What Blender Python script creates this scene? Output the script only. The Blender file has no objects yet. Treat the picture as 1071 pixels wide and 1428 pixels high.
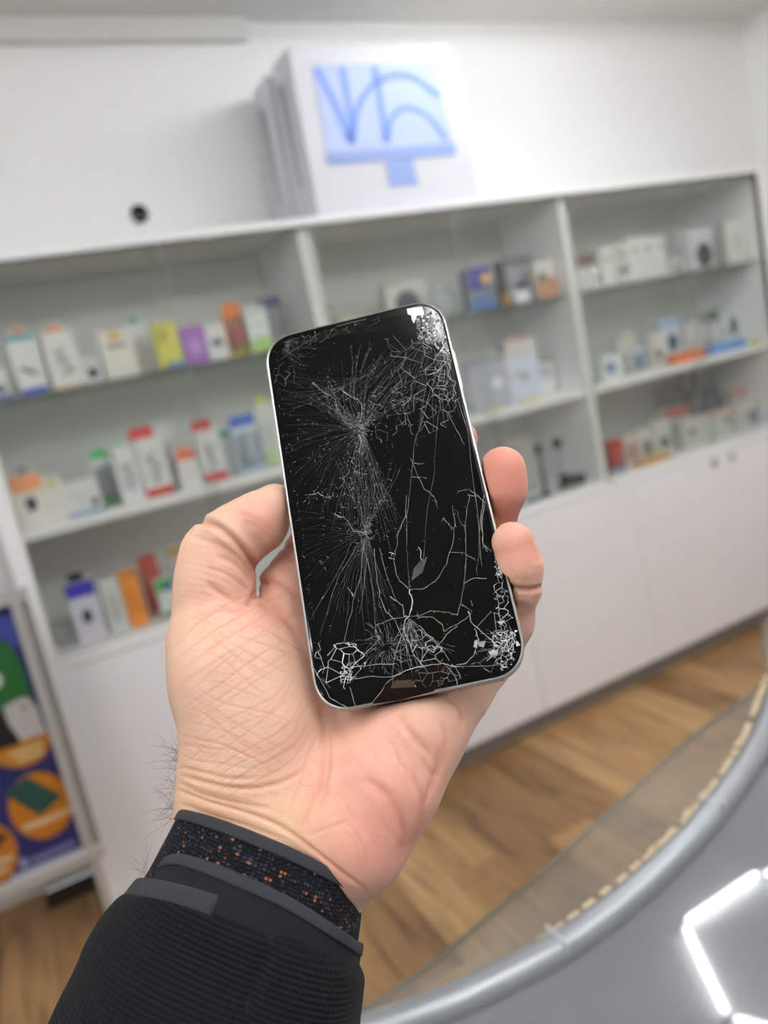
import bpy, bmesh, math, random
import numpy as np
from mathutils import Vector, Matrix, geometry as mgeo

random.seed(7)
RNG = np.random.default_rng(11)
SC = bpy.context.scene
COL = SC.collection

# ------------------------------------------------------------------ camera
F_PX, CX, CY = 1100.0, 535.5, 714.0            # focal length in pixels of the 1071 x 1428 frame
CAM_H = 1.49
YAW, PITCH, ROLL = map(math.radians, (-25.43, -10.14, -11.93))


def cam_matrix(yaw, pitch, roll):
    cy, sy, cp, sp, cr, sr = math.cos(yaw), math.sin(yaw), math.cos(pitch), math.sin(pitch), math.cos(roll), math.sin(roll)
    rz = np.array([[cy, sy, 0], [-sy, cy, 0], [0, 0, 1]])
    rp = np.array([[1, 0, 0], [0, cp, sp], [0, -sp, cp]])
    a = np.array([[1, 0, 0], [0, 0, -1], [0, 1, 0]])
    rr = np.array([[cr, -sr, 0], [sr, cr, 0], [0, 0, 1]])
    return rr @ a @ rp @ rz


M = cam_matrix(YAW, PITCH, ROLL)               # world -> camera (x right, y down, z forward)
CAM_POS = np.array([0, 0, CAM_H])
cam_data = bpy.data.cameras.new('camera')
cam = bpy.data.objects.new('camera', cam_data)
COL.objects.link(cam)
right, up, back = M[0], -M[1], -M[2]
cam.matrix_world = Matrix(((right[0], up[0], back[0], 0), (right[1], up[1], back[1], 0), (right[2], up[2], back[2], CAM_H), (0, 0, 0, 1)))
cam_data.sensor_fit = 'VERTICAL'
cam_data.sensor_height = 36.0
cam_data.sensor_width = 27.0
cam_data.lens = F_PX / 1428 * 36
cam_data.clip_start = 0.01
cam_data.dof.use_dof = True
cam_data.dof.focus_distance = 0.276
cam_data.dof.aperture_fstop = 7.0
SC.camera = cam

# ------------------------------------------------------------------ world, lights, exposure
world = bpy.data.worlds.new('world')
SC.world = world
world.use_nodes = True
world.node_tree.nodes['Background'].inputs[0].default_value = (0.9, 0.95, 1.0, 1)
world.node_tree.nodes['Background'].inputs[1].default_value = 0.3
SC.view_settings.view_transform = 'Standard'
SC.view_settings.look = 'None'
SC.view_settings.gamma = 1.0
SC.view_settings.use_curve_mapping = False
SC.view_settings.exposure = 0.95
SC.cycles.use_denoising = True
SC.cycles.max_bounces = 10
SC.cycles.diffuse_bounces = 5
SC.cycles.sample_clamp_indirect = 6.0
SC.cycles.caustics_reflective = False
SC.cycles.caustics_refractive = False
LED = 29.0                                       # radiance of the ceiling tubes

# ------------------------------------------------------------------ measuring helpers


def ray(px, py):
    return M.T @ np.array([(px - CX) / F_PX, (py - CY) / F_PX, 1.0])


def on_y(px, py, y):
    d = ray(px, py)
    return CAM_POS + d * (y / d[1])


def on_z(px, py, z):
    d = ray(px, py)
    return CAM_POS + d * ((z - CAM_H) / d[2])


def project(p):
    c = (np.asarray(p, float) - CAM_POS) @ M.T
    return np.stack([c[..., 0] / c[..., 2] * F_PX + CX, c[..., 1] / c[..., 2] * F_PX + CY], -1)


# ------------------------------------------------------------------ material helpers


def lin(c):
    if isinstance(c, str):
        c = tuple(int(c[i:i + 2], 16) for i in (0, 2, 4))
    return tuple((v / 255 / 12.92) if v / 255 <= 0.04045 else ((v / 255 + 0.055) / 1.055) ** 2.4 for v in c) + (1.0,)


MATS = {}


def mat(name, rgb=(200, 200, 200), rough=0.5, metal=0.0, ior=1.45, vary=0.06, scale=60.0, bump=0.0, coord='Object'):
    """plain procedural surface: noise gives a little colour variation and relief"""
    if name in MATS:
        return MATS[name]
    m = bpy.data.materials.new(name)
    MATS[name] = m
    m.use_nodes = True
    nt = m.node_tree
    b = nt.nodes['Principled BSDF']
    c = lin(rgb)
    tc = nt.nodes.new('ShaderNodeTexCoord')
    nz = nt.nodes.new('ShaderNodeTexNoise')
    nz.inputs['Scale'].default_value = scale
    nz.inputs['Detail'].default_value = 3
    nt.links.new(tc.outputs[coord], nz.inputs['Vector'])
    mx = nt.nodes.new('ShaderNodeMix')
    mx.data_type = 'RGBA'
    mx.inputs[6].default_value = tuple(v * (1 - vary) for v in c[:3]) + (1,)
    mx.inputs[7].default_value = tuple(min(1, v * (1 + vary)) for v in c[:3]) + (1,)
    nt.links.new(nz.outputs['Fac'], mx.inputs[0])
    nt.links.new(mx.outputs[2], b.inputs['Base Color'])
    b.inputs['Roughness'].default_value = rough
    b.inputs['Metallic'].default_value = metal
    b.inputs['IOR'].default_value = ior
    if bump:
        bp = nt.nodes.new('ShaderNodeBump')
        bp.inputs['Strength'].default_value = bump
        bp.inputs['Distance'].default_value = 0.002
        nt.links.new(nz.outputs['Fac'], bp.inputs['Height'])
        nt.links.new(bp.outputs['Normal'], b.inputs['Normal'])
    return m


def hexmat(h, rough=0.45):
    return mat('print_' + h, h, rough, vary=0.05, scale=90)


def emission(name, rgb, strength):
    m = bpy.data.materials.new(name)
    m.use_nodes = True
    nt = m.node_tree
    b = nt.nodes['Principled BSDF']
    b.inputs['Base Color'].default_value = (0.9, 0.9, 0.9, 1)
    b.inputs['Emission Color'].default_value = lin(rgb)
    b.inputs['Emission Strength'].default_value = strength
    return m


def thin_glass(name, tint=(225, 238, 232), haze=0.0, ior=1.45, rough=0.02):
    """clear sheet: see-through with a Fresnel reflection and, where haze is set, a little white diffuse mixed in"""
    m = bpy.data.materials.new(name)
    m.use_nodes = True
    nt = m.node_tree
    for n in list(nt.nodes):
        if n.type != 'OUTPUT_MATERIAL':
            nt.nodes.remove(n)
    out = nt.nodes['Material Output']
    tr = nt.nodes.new('ShaderNodeBsdfTransparent')
    tr.inputs[0].default_value = lin(tint)
    gl = nt.nodes.new('ShaderNodeBsdfGlossy')
    gl.inputs['Roughness'].default_value = rough
    df = nt.nodes.new('ShaderNodeBsdfDiffuse')
    df.inputs[0].default_value = lin((225, 226, 222))
    lw = nt.nodes.new('ShaderNodeLayerWeight')
    pw = nt.nodes.new('ShaderNodeMath')
    pw.operation = 'POWER'
    pw.inputs[1].default_value = 5.0
    nt.links.new(lw.outputs['Facing'], pw.inputs[0])
    fr = nt.nodes.new('ShaderNodeMath')
    fr.operation = 'MULTIPLY_ADD'
    f0 = ((ior - 1) / (ior + 1)) ** 2
    fr.inputs[1].default_value = 1 - f0
    fr.inputs[2].default_value = f0
    lw.inputs['Blend'].default_value = 0.5
    nt.links.new(pw.outputs[0], fr.inputs[0])
    m1 = nt.nodes.new('ShaderNodeMixShader')
    m2 = nt.nodes.new('ShaderNodeMixShader')
    nz = nt.nodes.new('ShaderNodeTexNoise')
    nz.inputs['Scale'].default_value = 9
    ma = nt.nodes.new('ShaderNodeMath')
    ma.operation = 'MULTIPLY'
    ma.inputs[1].default_value = haze * 2
    nt.links.new(nz.outputs['Fac'], ma.inputs[0])
    nt.links.new(ma.outputs[0], m1.inputs[0])
    nt.links.new(tr.outputs[0], m1.inputs[1])
    nt.links.new(df.outputs[0], m1.inputs[2])
    nt.links.new(fr.outputs[0], m2.inputs[0])
    nt.links.new(m1.outputs[0], m2.inputs[1])
    nt.links.new(gl.outputs[0], m2.inputs[2])
    nt.links.new(m2.outputs[0], out.inputs['Surface'])
    return m


# ------------------------------------------------------------------ object helpers


def tag(o, label=None, cat=None, group=None, kind=None):
    if label:
        o['label'] = label
    if cat:
        o['category'] = cat
    if group:
        o['group'] = group
    if kind:
        o['kind'] = kind
    return o


def empty(name, loc=(0, 0, 0), rz=0.0):
    o = bpy.data.objects.new(name, None)
    COL.objects.link(o)
    o.location = loc
    o.rotation_euler = (0, 0, rz)
    o.empty_display_size = 0.05
    return o


def obj(name, me, m=None, parent=None, smooth=False, loc=None):
    o = bpy.data.objects.new(name, me)
    COL.objects.link(o)
    if m is not None:
        me.materials.clear()
        me.materials.append(m)
    if smooth:
        me.polygons.foreach_set('use_smooth', np.ones(len(me.polygons), bool))
    if parent is not None:
        o.parent = parent
    if loc is not None:
        o.location = loc
    return o


def pydata(name, verts, faces, m=None, parent=None, smooth=False, loc=None):
    me = bpy.data.meshes.new(name)
    me.from_pydata([tuple(map(float, v)) for v in verts], [], faces)
    me.update()
    return obj(name, me, m, parent, smooth, loc)


def box_mesh(name, lo, hi, bevel=0.0, seg=1):
    bm = bmesh.new()
    bmesh.ops.create_cube(bm, size=1)
    lo, hi = Vector(lo), Vector(hi)
    for v in bm.verts:
        v.co = Vector((lo[i] if v.co[i] < 0 else hi[i]) for i in range(3))
    if bevel:
        bmesh.ops.bevel(bm, geom=list(bm.edges), offset=bevel, segments=seg, affect='EDGES', profile=0.5)
    me = bpy.data.meshes.new(name)
    bm.to_mesh(me)
    bm.free()
    return me


def box(name, lo, hi, m, parent=None, bevel=0.0, seg=1):
    return obj(name, box_mesh(name, lo, hi, bevel, seg), m, parent)


def tube_mesh(name, pts, rad, sides=10, caps=True):
    """swept round tube along a polyline; rad is one number or one per point"""
    pts = [Vector(p) for p in pts]
    n = len(pts)
    rads = rad if hasattr(rad, '__len__') else [rad] * n
    vs, fs = [], []
    prev = None
    for i, p in enumerate(pts):
        t = (pts[min(i + 1, n - 1)] - pts[max(i - 1, 0)]).normalized()
        if prev is None:
            a = Vector((0, 0, 1)) if abs(t.z) < 0.9 else Vector((1, 0, 0))
            nrm = t.cross(a).normalized()
        else:
            nrm = (prev - t * prev.dot(t)).normalized()
        prev = nrm
        bi = t.cross(nrm)
        for k in range(sides):
            an = 2 * math.pi * k / sides
            vs.append(p + (nrm * math.cos(an) + bi * math.sin(an)) * rads[i])
    for i in range(n - 1):
        for k in range(sides):
            k2 = (k + 1) % sides
            fs.append((i * sides + k, i * sides + k2, (i + 1) * sides + k2, (i + 1) * sides + k))
    if caps:
        fs.append(tuple(range(sides))[::-1])
        fs.append(tuple((n - 1) * sides + k for k in range(sides)))
    me = bpy.data.meshes.new(name)
    me.from_pydata([tuple(v) for v in vs], [], fs)
    me.update()
    return me


def tube(name, pts, rad, m, parent=None, sides=10):
    return obj(name, tube_mesh(name, pts, rad, sides), m, parent, True)


def prism_xz(name, poly, y0, y1, m, parent=None):
    """flat outline in the x-z plane given thickness between y0 (front) and y1"""
    n = len(poly)
    vs = [(x, y0, z) for x, z in poly] + [(x, y1, z) for x, z in poly]
    fs = [tuple(range(n)), tuple(range(2 * n - 1, n - 1, -1))]
    fs += [(i, n + i, n + (i + 1) % n, (i + 1) % n) for i in range(n)]
    me = bpy.data.meshes.new(name)
    me.from_pydata(vs, [], fs)
    bm = bmesh.new()
    bm.from_mesh(me)
    bmesh.ops.recalc_face_normals(bm, faces=list(bm.faces))
    bm.to_mesh(me)
    bm.free()
    return obj(name, me, m, parent)


def lathe(name, prof, m, parent=None, seg=20, axis='z', loc=(0, 0, 0)):
    """profile of (radius, height) turned about an axis"""
    vs, fs = [], []
    for r, h in prof:
        for k in range(seg):
            a = 2 * math.pi * k / seg
            x, y = r * math.cos(a), r * math.sin(a)
            p = (x, y, h) if axis == 'z' else (x, -h, y)
            vs.append(tuple(p[i] + loc[i] for i in range(3)))
    for i in range(len(prof) - 1):
        for k in range(seg):
            k2 = (k + 1) % seg
            f = (i * seg + k, i * seg + k2, (i + 1) * seg + k2, (i + 1) * seg + k)
            fs.append(f)
    fs.append(tuple(range(seg))[::-1])
    fs.append(tuple((len(prof) - 1) * seg + k for k in range(seg)))
    return pydata(name, vs, fs, m, parent, True)


def spline(pts, n):
    """Catmull-Rom resampling"""
    pts = np.asarray(pts, float)
    p = np.vstack([2 * pts[0] - pts[1], pts, 2 * pts[-1] - pts[-2]])
    t = np.linspace(0, len(pts) - 1 - 1e-9, n)
    i = t.astype(int)
    f = (t - i)[:, None]
    a, b, c, d = p[i], p[i + 1], p[i + 2], p[i + 3]
    return 0.5 * (2 * b + (c - a) * f + (2 * a - 5 * b + 4 * c - d) * f ** 2 + (3 * b - a - 3 * c + d) * f ** 3)


# ================================================================== THE ROOM
X0, X1, Y0, Y1, ZC = -2.6, 3.83, -2.6, 2.84, 2.775
wallm = mat('white_wall_paint', (240, 240, 238), 0.7, vary=0.02, scale=25, bump=0.05)
ceilm = mat('white_ceiling_paint', (226, 226, 222), 0.8, vary=0.02, scale=15)
greyw = mat('rear_wall_paint', (222, 222, 220), 0.8, vary=0.03, scale=15)
whitem = mat('white_laminate', (243, 243, 243), 0.35, vary=0.015, scale=30)
doorm = mat('white_door_laminate', (243, 242, 246), 0.32, vary=0.015, scale=18)
plinthm = mat('grey_plinth', (118, 112, 106), 0.5, vary=0.06, scale=40)
greym = mat('brushed_aluminium', (176, 176, 176), 0.35, 0.85, vary=0.05, scale=200)

tag(box('wall_back', (X0, Y1, 0), (X1, Y1 + 0.1, ZC), wallm), 'white painted wall behind the display cabinet', kind='structure')
tag(box('wall_right', (X1, Y0, 0), (X1 + 0.1, Y1 + 0.1, ZC), wallm), 'white painted side wall past the cabinet end', kind='structure')
tag(box('wall_left', (X0 - 0.1, Y0, 0), (X0, Y1 + 0.1, ZC), wallm), 'white painted side wall of the shop', kind='structure')
tag(box('wall_front', (X0 - 0.1, Y0 - 0.1, 0), (X1 + 0.1, Y0, ZC), greyw), 'pale wall opposite the display cabinet', kind='structure')
tag(box('ceiling', (X0 - 0.1, Y0 - 0.1, ZC), (X1 + 0.1, Y1 + 0.1, ZC + 0.1), ceilm), 'white shop ceiling', kind='structure')
tag(box('trim_1', (X0, Y1 - 0.05, 2.705), (1.2, Y1, ZC), ceilm, bevel=0.004), 'white boxed ceiling trim along the back wall', kind='structure')

# floor: a slab with every laminate plank laid on it
fl = tag(box('floor', (X0, Y0, -0.05), (X1, Y1, -0.006), mat('floor_underlay', (60, 45, 32), 0.9)), 'brown wood laminate floor of long planks', kind='structure')


def plank_material(i, rgb):
    m = bpy.data.materials.new('wood_laminate_%d' % i)
    m.use_nodes = True
    nt = m.node_tree
    b = nt.nodes['Principled BSDF']
    tc = nt.nodes.new('ShaderNodeTexCoord')
    oi = nt.nodes.new('ShaderNodeObjectInfo')
    ad = nt.nodes.new('ShaderNodeVectorMath')
    mp = nt.nodes.new('ShaderNodeMapping')
    mp.inputs['Scale'].default_value = (16, 1.6, 1)
    vm = nt.nodes.new('ShaderNodeVectorMath')
    vm.operation = 'SCALE'
    vm.inputs[0].default_value = (7, 13, 5)
    nt.links.new(oi.outputs['Random'], vm.inputs['Scale'])
    nt.links.new(tc.outputs['Object'], ad.inputs[0])
    nt.links.new(vm.outputs[0], ad.inputs[1])
    nt.links.new(ad.outputs[0], mp.inputs['Vector'])
    nz = nt.nodes.new('ShaderNodeTexNoise')
    nz.inputs['Scale'].default_value = 1.6
    nz.inputs['Detail'].default_value = 6
    nz.inputs['Distortion'].default_value = 1.2
    nt.links.new(mp.outputs[0], nz.inputs['Vector'])
    cr = nt.nodes.new('ShaderNodeValToRGB')
    c = lin(rgb)
    e = cr.color_ramp.elements
    e[0].position, e[1].position = 0.3, 0.68
    e[0].color = (c[0] * 0.42, c[1] * 0.39, c[2] * 0.36, 1)
    e[1].color = (c[0] * 1.12, c[1] * 1.1, c[2] * 1.05, 1)
    mid = cr.color_ramp.elements.new(0.46)
    mid.color = (c[0] * 0.85, c[1] * 0.82, c[2] * 0.8, 1)
    nt.links.new(nz.outputs['Fac'], cr.inputs[0])
    nt.links.new(cr.outputs[0], b.inputs['Base Color'])
    b.inputs['Roughness'].default_value = 0.42
    return m


PLK = [plank_material(i, c) for i, c in enumerate([(172, 134, 90), (156, 120, 79), (182, 146, 101), (142, 108, 70)])]
PW, PL = 0.155, 1.2
plank_me = [box_mesh('plank', (-PW / 2 + 0.0012, -PL / 2 + 0.0012, -0.006), (PW / 2 - 0.0012, PL / 2 - 0.0012, 0.0), 0.0008) for _ in PLK]
ix = 0
x = -0.9
while x < 3.3:
    y = -0.2 - random.random() * PL
    while y < 2.5:
        k = random.randrange(4)
        obj('plank', plank_me[k], PLK[k], fl, loc=(x, y + PL / 2, 0))
        y += PL
    x += PW

# ================================================================== CEILING LED HEXAGONS
led = emission('led_tube', (250, 252, 255), LED)
capm = mat('led_connector', (228, 230, 230), 0.4)
HS = 0.43


def hexagon(cx, cy, label, skip=()):
    r = empty('hexagon_ceiling_light', (cx, cy, ZC))
    tag(r, label, 'ceiling light', 'honeycomb of hexagon tube lights on the ceiling')
    vs = [Vector((HS * math.cos(math.radians(60 * k)), HS * math.sin(math.radians(60 * k)), -0.03)) for k in range(6)]
    for k in range(6):
        if k not in skip:
            a, b = vs[k], vs[(k + 1) % 6]
            t = (b - a).normalized() * 0.024
            tube('light_tube', [a + t, b - t], 0.0108, led, r, 8)
        lathe('tube_connector', [(0.012, 0), (0.022, 0.004), (0.022, 0.026), (0.012, 0.03)], capm, r, 8, 'z', (vs[k].x, vs[k].y, -0.03))
    return r


hexagon(2.04, 1.645, 'hexagon tube light on the ceiling, reflected in the grey counter top')
hexagon(0.25, -0.357, 'hexagon tube light on the ceiling right above the held phone')
hexagon(2.04, 0.10, 'hexagon tube light on the ceiling above the counter end')
hexagon(-1.25, 0.75, 'hexagon tube light on the ceiling left of the held phone')
hexagon(1.72, -0.75, 'hexagon tube light on the ceiling behind the counter')
hexagon(-1.85, -0.7, 'added unseen hexagon tube light on the ceiling nearest the shop side wall')  # added out of view to fill in light on the hand
hexagon(0.42, -1.0, 'added unseen hexagon tube light on the ceiling farthest from the cabinet')  # unseen lamp, added to brighten the lower cabinet doors

# ================================================================== DISPLAY CABINET
CF, CB = 2.40, 2.82                               # front and back of the cabinet
ZT, Z1, Z2, Z3 = 1.977, 1.618, 1.25, 0.877        # underside of the top, shelf tops, counter level
XL, D1, D2, XR = 0.035, 1.075, 2.138, 3.215       # inner left, dividers, inner right
cab = empty('display_cabinet', (1.6, CF, 0))
tag(cab, 'long white wall cabinet with glass-fronted shelves over closed doors', 'cabinet')


def cbox(name, lo, hi, m=whitem, bevel=0.0015, parent=None):
    p = parent or cab
    off = (1.6, CF, 0)
    return box(name, tuple(lo[i] - off[i] for i in range(3)), tuple(hi[i] - off[i] for i in range(3)), m, p, bevel)


cbox('top_panel', (XL - 0.05, CF, ZT), (XR + 0.05, CB, 2.0))
cbox('side_panel', (XL - 0.05, CF, 0.0), (XL, CB, ZT))
cbox('side_panel', (XR, CF, 0.0), (XR + 0.05, CB, ZT))
cbox('back_panel', (XL, CB - 0.012, 0.07), (XR, CB, ZT), mat('cabinet_back_board', (226, 226, 222), 0.5, vary=0.02))
cbox('divider', (D1 - 0.026, CF + 0.012, Z3), (D1 + 0.026, CB - 0.012, ZT))
cbox('divider', (D2 - 0.02, CF + 0.012, Z3), (D2 + 0.02, CB - 0.012, ZT))
cbox('counter_board', (XL, CF - 0.012, Z3 - 0.03), (XR, CB - 0.012, Z3))
cbox('plinth', (XL - 0.05, CF + 0.012, 0.0), (XR + 0.05, CF + 0.03, 0.074), plinthm)
shelfglass = thin_glass('green_shelf_glass', (226, 234, 230), 0.03)
bays = [(XL, D1 - 0.026), (D1 + 0.026, D2 - 0.02), (D2 + 0.02, XR)]
for a, b in bays:
    cbox('glass_shelf', (a + 0.001, CF + 0.03, Z1 - 0.008), (b - 0.001, CB - 0.014, Z1), shelfglass)
    cbox('shelf', (a, CF + 0.03, Z2 - 0.028), (b, CB - 0.012, Z2))
seams = [XL - 0.05, 0.56, 1.10, 1.638, 2.243, 2.77, XR + 0.05]
for i in range(6):
    d = cbox('door', (seams[i] + 0.0015, CF - 0.018, 0.078), (seams[i + 1] - 0.0015, CF - 0.001, Z3 - 0.034), doorm, 0.001)
    kx = seams[i] + 0.055 if i % 2 else seams[i + 1] - 0.055
    if i > 3:
        lathe('door_knob', [(0.017, 0.0), (0.02, 0.002), (0.02, 0.006), (0.013, 0.0075)], mat('knob_grey', (196, 196, 194), 0.4, 0.3), d, 18, 'y', (kx - 1.6, -0.018, 0.811))
paneg = thin_glass('sliding_door_glass', (252, 253, 252), 0.01)
edgeg = mat('glass_edge', (150, 172, 164), 0.2)
trackm = mat('dark_track', (92, 96, 98), 0.4, 0.5)
for a, b, yy in [(XL + 0.002, 0.60, 0.009), (0.56, D1 + 0.02, 0.018), (D1 - 0.015, 1.66, 0.009), (1.62, D2 + 0.01, 0.018), (D2 - 0.018, 2.75, 0.009), (2.71, XR - 0.004, 0.018)]:
    p = cbox('sliding_glass_door', (a, CF - 0.006 + yy - 0.009, Z3 + 0.006), (b, CF - 0.002 + yy - 0.009, ZT - 0.006), paneg, 0)
    cbox('glass_edge', (b, CF - 0.006 + yy - 0.009, Z3 + 0.006), (b + 0.002, CF - 0.002 + yy - 0.009, ZT - 0.006), edgeg, 0, p)
cbox('sliding_track', (XL, CF - 0.008, ZT - 0.006), (XR, CF + 0.016, ZT - 0.0005), trackm, 0)
cbox('sliding_track', (XL, CF - 0.008, Z3 + 0.0005), (XR, CF + 0.016, Z3 + 0.0055), mat('pale_track', (214, 218, 218), 0.3), 0)
cbox('edge_seal', (XR - 0.008, CF - 0.006, Z3 + 0.006), (XR - 0.0005, CF + 0.012, ZT - 0.006), trackm, 0)
cbox('door_catch', (D2 - 0.012, CF - 0.022, Z3 - 0.006), (D2 + 0.012, CF - 0.012, Z3 + 0.004), mat('catch_grey', (150, 150, 150), 0.4), 0.001)

# ================================================================== PRODUCTS ON THE SHELVES


def place(px, y, z):
    """world x of the point at depth y and height z that the photo shows at column px"""
    x = 1.5
    for _ in range(30):
        a = project((x, y, z))[0]
        b = project((x + 0.001, y, z))[0]
        x -= (a - px) / (b - a) * 0.001
    return x


def px_size(x, y, z):
    p = project((x, y, z))
    return float(np.hypot(*(project((x + 0.001, y, z)) - p))) * 1000, float(np.hypot(*(project((x, y, z + 0.001)) - p))) * 1000


def plate(name, x0, x1, z0, z1, m, parent, y=-0.0006, t=0.0006):
    return box(name, (x0, y - t, z0), (x1, y, z1), m, parent)


def disc(name, cx, cz, rx, rz, m, parent, y=-0.0006, t=0.0006, n=20):
    poly = [(cx + rx * math.cos(2 * math.pi * k / n), cz + rz * math.sin(2 * math.pi * k / n)) for k in range(n)]
    return prism_xz(name, poly, y - t, y, m, parent)


def rounded_poly(w, h, r, top_only=False, n=5):
    pts = []
    for cx, cz, a0 in [(w / 2 - r, h - r, 0), (-w / 2 + r, h - r, 90), (-w / 2 + r, r, 180), (w / 2 - r, r, 270)]:
        if top_only and a0 >= 180:
            pts.append((-w / 2 if a0 == 180 else w / 2, 0))
            continue
        for k in range(n + 1):
            a = math.radians(a0 + 90 * k / n)
            pts.append((cx + r * math.cos(a), cz + r * math.sin(a)))
    return pts


clearm = thin_glass('clear_blister_plastic', (236, 240, 242), 0.08, 1.4, 0.06)
boxwhite = 'E6E6E2'


def carton(root, w, h, d, s):
    """folded carton with printed front; s holds the printed fields"""
    body = box('carton_body', (-w / 2, 0, 0), (w / 2, d, h), hexmat(s.get('body', boxwhite)), root, min(0.0015, w * 0.03))
    if 'side' in s:
        box('side_print', (-w / 2 - 0.0006, 0.001, 0.001), (-w / 2, d - 0.001, h - 0.001), hexmat(s['side']), root)
    if 'head' in s:
        plate('header_print', -w / 2 + 0.001, w / 2 - 0.001, h * (1 - s.get('hh', 0.18)), h - 0.001, hexmat(s['head']), root)
    if 'foot' in s:
        plate('footer_print', -w / 2 + 0.001, w / 2 - 0.001, 0.001, h * s.get('fh', 0.16), hexmat(s['foot']), root)
    if 'oval' in s:
        disc('product_picture', s.get('ox', 0) * w, h * s.get('oz', 0.45), w * s.get('orx', 0.2), h * s.get('orz', 0.14), hexmat(s['oval']), root, -0.0012)
    if 'panel' in s:
        plate('picture_panel', -w * 0.4, w * 0.4, h * s.get('p0', 0.25), h * s.get('p1', 0.75), hexmat(s['panel']), root)
    if 'bar' in s:
        o = plate('product_picture', -w * 0.28, w * 0.28, -h * 0.03, h * 0.03, hexmat(s['bar']), root, 0)
        o.location = (0, -0.0014, h * s.get('bz', 0.4))
        o.rotation_euler = (0, s.get('ba', 0.5), 0)
    if 'lines' in s:
        for k in range(s.get('nl', 4)):
            zz = h * (0.22 + 0.5 * (k + 0.5) / s.get('nl', 4))
            o = plate('print_line', -w * (0.18 + 0.12 * random.random()), w * (0.15 + 0.12 * random.random()), -h * 0.012, h * 0.012, hexmat(s['lines']), root, 0)
            o.location = (w * random.uniform(-0.08, 0.08), -0.0018, zz)
            o.rotation_euler = (0, random.uniform(-0.9, 0.9) if s.get('messy') else 0, 0)
    if 'tab' in s:
        tw = w * s.get('tw', 0.8)
        t = prism_xz('hang_tab', [(p[0] + w * s.get('tx', 0), p[1] + h) for p in rounded_poly(tw, s.get('th', 0.16) * h, 0.08 * h, True)], d * 0.4, d * 0.4 + 0.0012, hexmat(s['tab']), root)
    if 'cap' in s:
        box('dark_cap', (-w * 0.32, d * 0.2, h), (w * 0.2, d * 0.8, h + s.get('ch', 0.1) * h), hexmat(s['cap']), root, 0.003)


def blister(root, w, h, d, s):
    """hang card with a clear bubble over the goods"""
    prism_xz('backing_card', rounded_poly(w, h, w * s.get('round', 0.2), True), d - 0.0015, d, hexmat(s.get('body', boxwhite)), root)
    if 'head' in s:
        hh = h * s.get('hh', 0.22)
        prism_xz('header_print', [(p[0] * 0.97, p[1] * 1.0 + h - hh) for p in rounded_poly(w, hh * 0.99, min(w * s.get('round', 0.2), hh * 0.9), True)], d - 0.0024, d - 0.0015, hexmat(s['head']), root)
    if 'foot' in s:
        plate('footer_print', -w * 0.48, w * 0.48, 0.001, h * s.get('fh', 0.14), hexmat(s['foot']), root, d - 0.0016, 0.0008)
    if 'goods' in s:
        if s.get('shape') == 'coil':
            pts = [(w * 0.26 * math.cos(a) * (1 - a / 60), d * 0.55 + 0.003 * math.sin(a * 3), h * 0.42 + h * 0.2 * math.sin(a)) for a in np.linspace(0, 14, 60)]
            tube('coiled_cable', pts, 0.0013, hexmat(s['goods']), root, 6)
        elif s.get('shape') == 'long':
            tube('product', [(-w * 0.12, d * 0.5, h * 0.2), (0, d * 0.5, h * 0.45), (w * 0.12, d * 0.5, h * 0.66)], [w * 0.13, w * 0.16, w * 0.1], hexmat(s['goods']), root, 10)
        else:
            box('product', (-w * 0.25, d * 0.25, h * 0.22), (w * 0.25, d * 0.8, h * 0.55), hexmat(s['goods']), root, 0.004, 2)
    box('clear_bubble', (-w * 0.42, 0, h * 0.1), (w * 0.42, d - 0.0025, h * 0.7), clearm, root, 0.004)
    if 'lines' in s:
        for k in range(3):
            plate('print_line', -w * 0.3, w * (0.05 + 0.25 * random.random()), h * (0.74 + 0.025 * k), h * (0.752 + 0.025 * k), hexmat(s['lines']), root, d - 0.0026, 0.0004)


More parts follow.
